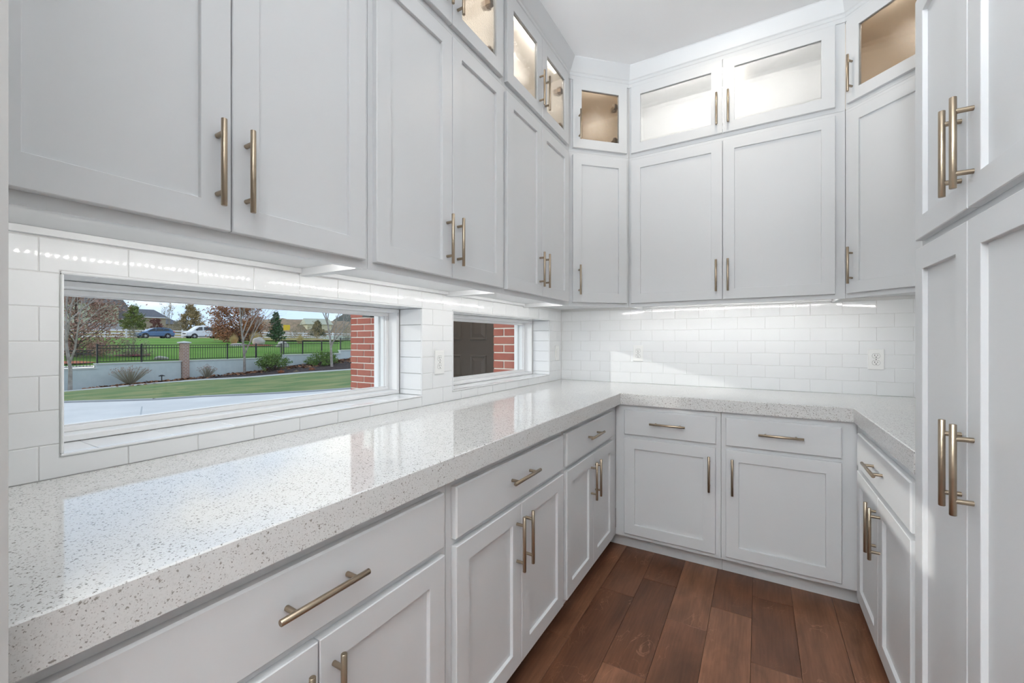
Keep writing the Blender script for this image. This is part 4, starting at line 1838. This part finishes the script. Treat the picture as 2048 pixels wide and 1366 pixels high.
rust = noisy(mat('rust_plant', (.42, .14, .07), .9), (.5, .22, .1), scale=8)
straw = noisy(mat('straw', (.62, .48, .22), .9), (.5, .38, .18), scale=5)
tuft('perennial_tuft', 'rust-red tuft at the mulch edge below the feathery shrub', (-23.47, 11.7, -.75), .24, .26, rust, 1, group='small tufts in the mulch')
tuft('perennial_tuft', 'tan tuft at the mulch edge between two rust-red ones', (-23.16, 12.5, -.77), .26, .2, straw, 2, group='small tufts in the mulch')
tuft('perennial_tuft', 'rust-red tuft at the mulch edge below the clipped shrub', (-23.23, 13.6, -.73), .28, .30, rust, 3, group='small tufts in the mulch')
tuft('ornamental_grass', 'pale yellow clump of tall grass beyond the raised fence step', (-36.1, 21.1, .95), .42, 1.0, straw, 4, 420)
tuft('ornamental_grass', 'straw-coloured grass behind the boulder on the hill', (-42.5, 20.4, .95), .7, 1.5, straw, 5, 380)
tuft('ornamental_grass', 'pale grass clump before the trunk of the bare central tree', (-41.0, 17.6, .9), .5, 1.1, straw, 6, 260)

# boulders
stone = noisy(mat('pale_stone', (.52, .49, .44), .9, bump=(5, .6, .05)), (.38, .36, .33), scale=2)


def boulder(label, base, sx, sy, sz, seed):
    import mathutils
    m2 = MB()
    prof = [(math.sin(a) if a > 0 else .02, -math.cos(a)) for a in [PI * k / 9 for k in range(10)]]
    m2.lathe([(max(r, .01), h) for r, h in prof], 14)
    out = []
    for v in m2.v:
        p = Vector(v)
        nz = mathutils.noise.noise(p * 1.3 + Vector((seed * 7.1, 0, 0)))
        p *= 1 + .35 * nz
        out.append((p.x * sx, p.y * sy, p.z * sz))
    m2.v = out
    o = m2.build('boulder', stone, None, base)
    return tag(o, label, 'rock', 'boulders on the hill')


boulder('pale rounded boulder on the red ground cover of the hill', (-41.4, 20.15, 1.15), .45, .62, .42, 1)
boulder('large slanted pale boulder behind the feathery green shrub', (-35.6, 19.1, .80), .5, .55, .42, 2)
boulder('low flat boulder beside the bare central tree trunk', (-38.8, 17.0, .80), .4, .85, .22, 3)
boulder('small pale boulder behind the fence before the brick pier', (-29.0, 7.7, .20), .22, .35, .16, 4)

# path light
t = thing('path_light', (-25.9, 6.62, -1.02), 0, 'small black mushroom path light in the mulch by the grey wall', 'light')
m_ = MB()
m_.tube([(0, 0, -.05), (0, 0, .40)], [.022, .022], 10)
m_.build('stake', black_metal, t)
m_ = MB()
m_.lathe([(.002, .455), (.05, .445), (.145, .40), (.14, .385), (.002, .40)], 20)
m_.build('hood', black_metal, t)

# ------------------------------------------------------------------ vehicles on the street (heading towards -Y)
tyre = mat('tyre', (.015, .015, .016), .8)
rim_m = mat('wheel_rim', (.55, .56, .58), .35, .8)
car_glass = mat('car_glass', (.02, .03, .04), .08, spec=.6)
trim_black = mat('black_trim', (.02, .021, .023), .6)
red_lens = mat('red_lens', (.45, .02, .015), .25)
clear_lens = mat('clear_lens', (.7, .7, .68), .2)


def section_body(m2, stations, mi=0):
    """loft of rectangular sections: (x, half width, z bottom, z top, chamfer)"""
    vs, fs = [], []
    for x, hw, z0, z1, c in stations:
        c2 = min(c, (z1 - z0) / 2.2)
        for y, z in ((-hw + c2, z0), (hw - c2, z0), (hw, z0 + c2), (hw, z1 - c2), (hw - c2, z1), (-hw + c2, z1), (-hw, z1 - c2), (-hw, z0 + c2)):
            vs.append((x, y, z))
    n = len(stations)
    for i in range(n - 1):
        for k in range(8):
            a, b = i * 8 + k, i * 8 + (k + 1) % 8
            fs.append((a, a + 8, b + 8, b))
    fs.append(tuple(range(8)))
    fs.append(tuple(range((n - 1) * 8 + 7, (n - 1) * 8 - 1, -1)))
    m2.add(vs, fs, mi)


def wheel(t, x, y, r, w):
    m2 = MB()
    s_ = 1 if y > 0 else -1
    m2.lathe([(r * .62, -w / 2), (r * .94, -w / 2), (r, -w * .3), (r, w * .3), (r * .94, w / 2), (r * .62, w / 2)], 24, axis='y')
    o = m2.build('wheel', tyre, t, (x, y, r))
    m2 = MB()
    m2.lathe([(.005, s_ * w * .42), (r * .16, s_ * w * .42), (r * .2, s_ * w * .3), (r * .62, s_ * w * .3), (r * .64, s_ * w * .5)], 24, axis='y')
    for k in range(5):
        a = 2 * PI * k / 5
        d = Vector((math.cos(a), 0, math.sin(a)))
        u = Vector((-math.sin(a), 0, math.cos(a))) * r * .09
        p, q = d * r * .12, d * r * .62
        yy = s_ * w * .47
        m2.quad((p.x - u.x, yy, p.z - u.z), (p.x + u.x, yy, p.z + u.z), (q.x + u.x, yy, q.z + u.z), (q.x - u.x, yy, q.z - u.z))
    m2.build('rim', rim_m, o)


def vehicle(name, label, loc, body_mat, lower, cab, wheels, r, windows, extras):
    t = thing(name, loc, -PI / 2, label, 'car' if name == 'car' else 'van')
    m2 = MB()
    section_body(m2, lower)
    section_body(m2, cab)
    m2.build('body', body_mat, t)
    for x, hw in wheels:
        m2 = MB()
        for s_ in (-1, 1):
            m2.lathe([(r * 1.22, s_ * (hw + .012)), (.01, s_ * (hw + .012))], 20, axis='y', centre=(x, 0, r * 1.02))
        m2.build('wheel_arch', trim_black, t)
        for s_ in (-1, 1):
            wheel(t, x, s_ * (hw - .055), r, .21)
    for pts in windows:
        m2 = MB()
        for s_ in (-1, 1):
            q = [(x, s_ * (y + .006), z) for x, y, z in pts]
            m2.add(q, [tuple(range(len(q)))] if s_ > 0 else [tuple(range(len(q) - 1, -1, -1))])
        m2.build('side_window', car_glass, t)
    for nm, m, boxes in extras:
        m2 = MB()
        for bx_ in boxes:
            m2.cbox(*bx_, .008)
        m2.build(nm, m, t)
    return t


# local x = forwards (towards -Y in the world), z = up from the street
blue = mat('car_blue', (.035, .12, .27), .22, .25, spec=.6, coat=.6)
lower = [(-2.23, .80, .48, .98, .10), (-2.12, .88, .32, 1.03, .12), (-1.2, .90, .26, 1.06, .12), (.7, .90, .26, 1.00, .12), (1.35, .89, .26, .97, .14), (1.95, .86, .30, .88, .16), (2.2, .70, .40, .74, .12)]
cab = [(-2.10, .74, .95, 1.12, .10), (-1.75, .72, .95, 1.46, .14), (-1.1, .70, .95, 1.55, .14), (-.1, .70, .95, 1.56, .14), (.45, .71, .93, 1.44, .14), (1.25, .76, .90, 1.00, .05)]
wn = [[(.40, .725, 1.40), (1.06, .765, 1.04), (.12, .79, 1.03), (.10, .715, 1.47)], [(.02, .715, 1.48), (.02, .79, 1.03), (-.85, .79, 1.05), (-.85, .715, 1.48)], [(-.93, .715, 1.48), (-.93, .79, 1.06), (-1.62, .76, 1.16), (-1.5, .725, 1.42)]]
ex = [('roof_rack', trim_black, [(-1.4, .2, -.56, -.52, 1.575, 1.63), (-1.4, .2, .52, .56, 1.575, 1.63), (-1.2, -1.14, -.58, .58, 1.62, 1.66), (-.1, -.04, -.58, .58, 1.62, 1.66)]),
      ('tail_light', red_lens, [(-2.22, -2.02, .60, .875, .86, 1.06), (-2.22, -2.02, -.875, -.60, .86, 1.06)]),
      ('headlight', clear_lens, [(1.86, 2.14, .56, .80, .72, .84), (1.86, 2.14, -.80, -.56, .72, .84)]),
      ('sill_cladding', trim_black, [(-2.1, 2.05, -.905, -.86, .24, .36), (-2.1, 2.05, .86, .905, .24, .36)]),
      ('mirror', trim_black, [(.82, .98, .80, .95, 1.02, 1.13), (.82, .98, -.95, -.80, 1.02, 1.13)])]
vehicle('car', 'blue hatchback with a roof rack parked on the street', (-75.0, 23.3, 1.6), blue, lower, cab, ((-1.32, .895), (1.35, .89)), .35, wn, ex)

white_paint = mat('van_white', (.80, .81, .82), .3, spec=.5)
lower = [(-2.85, .95, .42, 1.30, .08), (-2.75, .99, .34, 1.36, .08), (1.2, .99, .34, 1.36, .1), (1.9, .98, .36, 1.22, .12), (2.55, .92, .38, 1.06, .14), (2.78, .84, .42, .92, .10)]
cab = [(-2.82, .86, 1.2, 2.04, .12), (-2.6, .88, 1.2, 2.12, .16), (.8, .86, 1.2, 2.12, .18), (1.15, .85, 1.2, 2.0, .18), (1.95, .90, 1.12, 1.26, .05)]
wn = [[(1.02, .885, 1.88), (1.6, .935, 1.36), (.55, .955, 1.36), (.55, .885, 1.90)], [(.32, .885, 1.90), (.32, .955, 1.38), (-1.3, .955, 1.38), (-1.3, .885, 1.90)], [(-1.42, .885, 1.90), (-1.42, .955, 1.38), (-2.6, .955, 1.38), (-2.6, .885, 1.90)]]
ex = [('headlight', clear_lens, [(2.55, 2.76, .60, .86, .82, .98), (2.55, 2.76, -.86, -.60, .82, .98)]),
      ('grille', trim_black, [(2.72, 2.80, -.55, .55, .70, .92)]),
      ('bumper', rim_m, [(2.60, 2.86, -.90, .90, .44, .62)]),
      ('tail_light', red_lens, [(-2.87, -2.80, .78, .94, 1.0, 1.4), (-2.87, -2.80, -.94, -.78, 1.0, 1.4)]),
      ('sill_trim', trim_black, [(-2.7, 2.4, -.985, -.93, .30, .37), (-2.7, 2.4, .93, .985, .30, .37)]),
      ('mirror', trim_black, [(1.25, 1.40, .96, 1.14, 1.30, 1.55), (1.25, 1.40, -1.14, -.96, 1.30, 1.55)])]
vehicle('van', 'white passenger van half hidden behind the orange tree', (-78.0, 31.0, 1.6), white_paint, lower, cab, ((-1.75, .985), (1.72, .98)), .38, wn, ex)
silver = mat('car_silver', (.5, .51, .52), .25, .5)
lower = [(-2.23, .80, .48, .98, .10), (-2.12, .88, .30, 1.0, .12), (.7, .90, .26, .96, .12), (1.95, .86, .30, .82, .16), (2.2, .70, .40, .70, .12)]
cab = [(-1.9, .74, .9, 1.04, .10), (-1.3, .70, .9, 1.40, .14), (-.1, .70, .9, 1.43, .14), (.45, .71, .9, 1.32, .14), (1.25, .76, .88, .94, .03)]
wn = [[(.38, .725, 1.28), (1.0, .765, .99), (-1.4, .79, .99), (-1.1, .715, 1.34)]]
vehicle('car', 'pale car behind the orange tree with only one wheel showing', (-77.5, 37.3, 1.6), silver, lower, cab, ((-1.32, .895), (1.35, .89)), .33, wn, [('headlight', clear_lens, [(1.9, 2.12, .56, .80, .66, .78), (1.9, 2.12, -.80, -.56, .66, .78)])])

# yellow warning sign
t = thing('street_sign', (-56.4, 32.2, 1.35), -.55, 'small yellow road sign showing beside the dark pine', 'sign')
m_ = MB()
m_.box(-.03, .03, -.03, .03, 0, 1.5)
m_.build('post', mat('galvanised', (.4, .4, .4), .5, .6), t)
m_ = MB()
m_.cbox(.031, .045, -.42, .42, 1.38, 2.15, .006)
m_.build('plate', mat('sign_yellow', (.80, .56, .03), .5), t)

# ------------------------------------------------------------------ houses far behind
sage = noisy(mat('sage_siding', (0.459, 0.493, 0.358), .9), (0.499, 0.533, 0.392), scale=1)
roof_m = noisy(mat('dark_shingle', (0.098, 0.088, 0.086), .95), (0.156, 0.143, 0.137), scale=4)
blue_roof = noisy(mat('slate_shingle', (0.111, 0.117, 0.137), .95), (0.156, 0.163, 0.182), scale=4)
fascia_m = mat('pale_fascia', (.55, .54, .46), .8)
tan_wall = mat('tan_siding', (.42, .36, .27), .9)
cream_wall = mat('cream_siding', (.62, .60, .42), .9)
garage_m = mat('garage_door_grey', (.50, .50, .53), .8)


def gable(m2, x0, x1, y0, y1, z0, rise, ov=.4, axis='x', hip=0.0):
    """solid gable / hip roof over a box"""
    x0, x1, y0, y1 = x0 - ov, x1 + ov, y0 - ov, y1 + ov
    if axis == 'x':
        ym = (y0 + y1) / 2
        vs = [(x0, y0, z0), (x1, y0, z0), (x1, y1, z0), (x0, y1, z0), (x0 + hip, ym, z0 + rise), (x1 - hip, ym, z0 + rise)]
        fs = [(0, 1, 5, 4), (2, 3, 4, 5), (1, 2, 5), (3, 0, 4), (3, 2, 1, 0)]
    else:
        xm = (x0 + x1) / 2
        vs = [(x0, y0, z0), (x1, y0, z0), (x1, y1, z0), (x0, y1, z0), (xm, y0 + hip, z0 + rise), (xm, y1 - hip, z0 + rise)]
        fs = [(0, 1, 4), (1, 2, 5, 4), (2, 3, 5), (3, 0, 4, 5), (3, 2, 1, 0)]
    m2.add(vs, fs)


# sage two-storey house; faces the street (+X); local origin at its near corner
t = thing('house', (-122.0, 31.4, 3.7), .0, 'two-storey sage green house with a dark roof and grey garage door', 'house')
m_ = MB()
m_.box(-12, 0, -14, 1.6, -.5, 5.6)
m_.build('wall', sage, t)
m_ = MB()
m_.box(-11.5, -.6, 1.6, 5.2, -.5, 2.0)
m_.build('garage_wall', sage, t)
m_ = MB()
gable(m_, -12, 0, -14, 1.6, 5.6, 3.4, .5, 'y', 3)
gable(m_, -14, -5, 1.0, 4.6, 5.3, 4.4, .3, 'y', 1)
m_.build('roof', roof_m, t)
m_ = MB()
m_.add([(.1, 1.3, 2.55), (.1, 5.6, 2.55), (-3.5, 5.6, 5.3), (-3.5, 1.6, 5.3), (-3.6, 1.6, 2.45), (-3.6, 5.6, 2.45)], [(0, 1, 2, 3), (1, 5, 2), (0, 3, 4), (0, 4, 5, 1), (3, 2, 5, 4)])
m_.build('garage_roof', roof_m, t)
m_ = MB()
m_.box(.02, .35, -14.4, 2.1, 5.38, 5.62)
m_.box(-.2, .2, 1.4, 5.5, 2.25, 2.5)
m_.build('fascia', fascia_m, t)
m_ = MB()
m_.box(0.0, .06, -3.4, 5.0, -.4, 1.35)
m_.build('garage_door', garage_m, t)

t = thing('house', (-139, 46.8, 3.8), .0, 'house with a slate-grey roof showing behind the round green tree', 'house')
m_ = MB()
m_.box(-9, 0, -5.5, 1.2, -.5, 3.8)
m_.build('wall', tan_wall, t)
m_ = MB()
gable(m_, -9, 0, -5.5, 1.2, 3.8, 2.3, .5, 'y', 1.6)
m_.build('roof', blue_roof, t)
m_ = MB()
m_.box(.4, .6, -6, 1.75, 3.6, 3.8)
m_.build('fascia', white_vinyl, t)
t = thing('house', (-150, 54.2, 3.8), .0, 'low far house with a slate-grey roof behind the thin bare tree', 'house')
m_ = MB()
m_.box(-9, 0, -6.0, 1.5, -.5, 2.4)
m_.build('wall', tan_wall, t)
m_ = MB()
gable(m_, -9, 0, -6.0, 1.5, 2.4, 2.2, .5, 'y', 2.2)
m_.build('roof', blue_roof, t)
t = thing('house', (-93.0, 63.0, 3.0), -.35, 'pale yellow-green house behind the bare tree by the brick column', 'house')
m_ = MB()
m_.box(-6, 0, -2.7, 3.0, -.6, 2.3)
m_.build('wall', cream_wall, t)
m_ = MB()
gable(m_, -6, 0, -2.7, 3.0, 2.3, 1.6, .4, 'y', .2)
m_.build('roof', mat('pale_roof', (.46, .47, .36), .9), t)
m_ = MB()
m_.box(.0, .05, -.5, .9, -.4, .9)
m_.build('garage_door', mat('brown_door', (.16, .07, .05), .8), t)

# brushy slope and the distant dark ridge
brush_m = noisy(mat('brown_brush', (0.320, 0.216, 0.136), .95), (0.208, 0.160, 0.096), scale=.9, detail=9)
ridge_m = noisy(mat('dark_ridge', (.06, .075, .065), .95), (.10, .10, .08), scale=.08, detail=9)


def ridge(name, x0, x1, y0, y1, z0, hfun, material, nx=16, ny=40, rough=.3):
    vs, fs = [], []
    for i in range(nx + 1):
        for j in range(ny + 1):
            u, v = i / nx, j / ny
            vs.append((x0 + (x1 - x0) * u, y0 + (y1 - y0) * v, z0 + hfun(u, v) + rnd.uniform(-rough, rough)))
    for i in range(nx):
        for j in range(ny):
            a = i * (ny + 1) + j
            fs.append((a, a + 1, a + ny + 2, a + ny + 1))
    m2 = MB()
    m2.add(vs, fs, 0, True)
    me = m2.mesh(name, material)
    if sum(p.normal.z for p in me.polygons) < 0:
        me.flip_normals()
    return struct(link(name, me))


ridge('hill_brush', -84, -120, 48, 130, 1.2, lambda u, v: 6.0 * math.sin(min(1, u * 1.3) * PI / 2) * min(1, v * 5), brush_m)
ridge('mountain', -330, -520, 290, 640, -20, lambda u, v: (44 + 40 * v + 8 * math.sin(v * 21)) * math.sin(min(1, u * 2) * PI / 2) * min(1, v * 3.2 + .15), ridge_m, rough=2.5)
# tall brown brush clumps beyond the fence
for i_, (px, py, h_, lab) in enumerate(((-52, 31.5, 2.4, 'brown brush clump beyond the fence beside the yellow grass'), (-55, 36.0, 3.0, 'tall brown brush behind the pale yellow grass clump'), (-53, 39.6, 2.6, 'tan brush behind the raised fence step'),
                                        (-47, 38.5, 2.6, 'brown brush in front of the pale yellow-green house'), (-44, 40.5, 3.6, 'brown brush beside the brick column on the skyline'))):
    crown_tree('hill_brush_clump', lab, (px, py, 1.0), .1, h_, 1.8, leaf_tan if i_ % 2 else leaf_grey, 1300, .07, 80 + i_, leaf_grey, .05, .8, 80, cat='bush', group='brown brush beyond the yard fence')
# low white wall beyond the fence
t = thing('low_wall', (-58, 37, 1.35), .0, 'low white wall beyond the raised fence step', 'wall')
m_ = MB()
m_.box(-.15, .15, 0, 9.5, -.3, .55)
m_.build('wall_section', white_vinyl, t)
m_ = MB()
m_.box(-.22, .22, -.1, 9.6, .55, .65)
m_.build('cap', cap_m, t)

# ------------------------------------------------------------------ entry porch of the house: brick and front door
COURSE, BL, BH, MJ = .0677, .203, .0572, .0105
bcache = {}


def brick_panel(owner, off, x0, x1, yface, z0, z1, start_half, jitter=.0012):
    """bricks on a face looking towards -Y"""
    r = 0
    z = z0
    while z < z1:
        x = x0 - (BL + MJ) / 2 if (r + start_half) % 2 else x0
        while x < x1 - .01:
            a, b = max(x, x0), min(x + BL, x1)
            x += BL + MJ
            if b - a < .015:
                continue
            key = round(b - a, 3)
            if key not in bcache:
                m2 = MB()
                m2.cbox(-key / 2, key / 2, 0, .02, 0, BH, .003)
                bcache[key] = m2.mesh('brick', brick_m)
            o = link('brick', bcache[key], owner, ((a + b) / 2 - off[0], yface - off[1] + rnd.uniform(-jitter, jitter), z - off[2]))
        z += COURSE
        r += 1


Z0 = -.15
YF = -.13
t = thing('porch_pier', (-2.05, YF + .15, Z0), 0, 'red brick column of the porch seen through the long window', 'column')
m_ = MB()
m_.box(-2.377 + 2.05, -1.72 + 2.05, .006 - .15, .30 - .15, 0, 2.75)
m_.build('mortar', mortar, t)
brick_panel(t, (-2.05, YF + .15, Z0), -2.387, -1.71, YF, .55, 2.35, 0)
# lantern on the pier
L_ = thing('porch_lantern', (-1.965, YF - .001, 1.50), 0, 'small cream porch lantern on the brick column', 'lamp')
m_ = MB()
m_.cbox(-.045, .045, -.035, -.001, -.01, .24, .006)
m_.cbox(-.06, .06, -.15, -.03, -.012, .006, .004)
m_.build('bracket', mat('dark_green_metal', (.02, .035, .03), .5), L_)
m_ = MB()
m_.cbox(-.05, .05, -.14, -.036, .0065, .19, .006)
m_.build('shade', mat('cream_glass', (.75, .72, .62), .35), L_)
t = thing('porch_jamb', (-.42, YF + .15, Z0), 0, 'red brick return beside the front door seen through the small window', 'wall')
m_ = MB()
m_.box(-.567 + .42 + .004, -.262 + .42, .006 - .15, .30 - .15, 0, 2.75)
m_.build('mortar', mortar, t)
brick_panel(t, (-.42, YF + .15, Z0), -.567, -.262, YF, .55, 2.35, 0)
# porch shell: back wall with the front door, floor, ceiling
m_ = MB()
m_.box(-2.52, -2.40, 1.34, 1.5, -.15, 2.75)
m_.box(-1.41, -.262, 1.34, 1.5, -.15, 2.75)
m_.box(-2.40, -1.41, 1.34, 1.5, 1.98, 2.75)
struct(m_.build('wall_porch', mat('porch_siding', (.30, .27, .24), .9)))
m_ = MB()
m_.box(-2.55, -.262, -.13, 1.5, 2.751, 3.05)
struct(m_.build('ceiling_porch', wall_paint))
m_ = MB()
m_.box(-2.52, -2.42, .18, 1.339, -.15, 2.75)
struct(m_.build('wall_porch_side', mat('porch_siding_side', (.30, .27, .24), .9)))

t = thing('porch_fill_light', (-1.45, .55, 2.75), 0, 'added fill light under the porch ceiling', 'light')  # unseen source added to brighten the shaded front door
m_ = MB()
m_.lathe([(.10, -.0005), (.10, -.03), (.085, -.06), (.002, -.075)], 24)
m_.build('diffuser', mat('porch_fill_glow', (.9, .88, .8), .5, emit=((1, .93, .82), 95.0)), t)
dr = tag(empty('door_1', (-1.905, 1.29, -.12)), kind='structure')
m_ = MB()
m_.box(-.455, .455, .0, .04, 0, 2.06)
m_.build('slab', door_m, dr)
for (x0, x1) in ((-.325, -.067), (.067, .325)):
    for (z0, z1) in ((.16, 1.19), (1.385, 1.94)):
        m2 = MB()
        # raised moulding frame, bevelled field
        rings_ = []
        vs = []
        for i, y in ((0, 0), (.006, -.016), (.020, -.016), (.030, -.001), (.075, -.015)):
            vs += [(x0 + i, y, z0 + i), (x1 - i, y, z0 + i), (x1 - i, y, z1 - i), (x0 + i, y, z1 - i)]
        fs = []
        for k in range(4):
            for q in range(4):
                a, b = k * 4 + q, k * 4 + (q + 1) % 4
                fs.append((a, b, b + 4, a + 4))
        fs.append((16, 17, 18, 19))
        m2.add(vs, fs)
        m2.build('panel', door_m, dr)
m_ = MB()
for a, b, c, d in ((-.50, -.4555, 0, 2.10), (.4555, .50, 0, 2.10), (-.4555, .4555, 2.061, 2.10)):
    m_.box(a, b, -.03, .06, c, d)
m_.build('frame', door_m, dr)
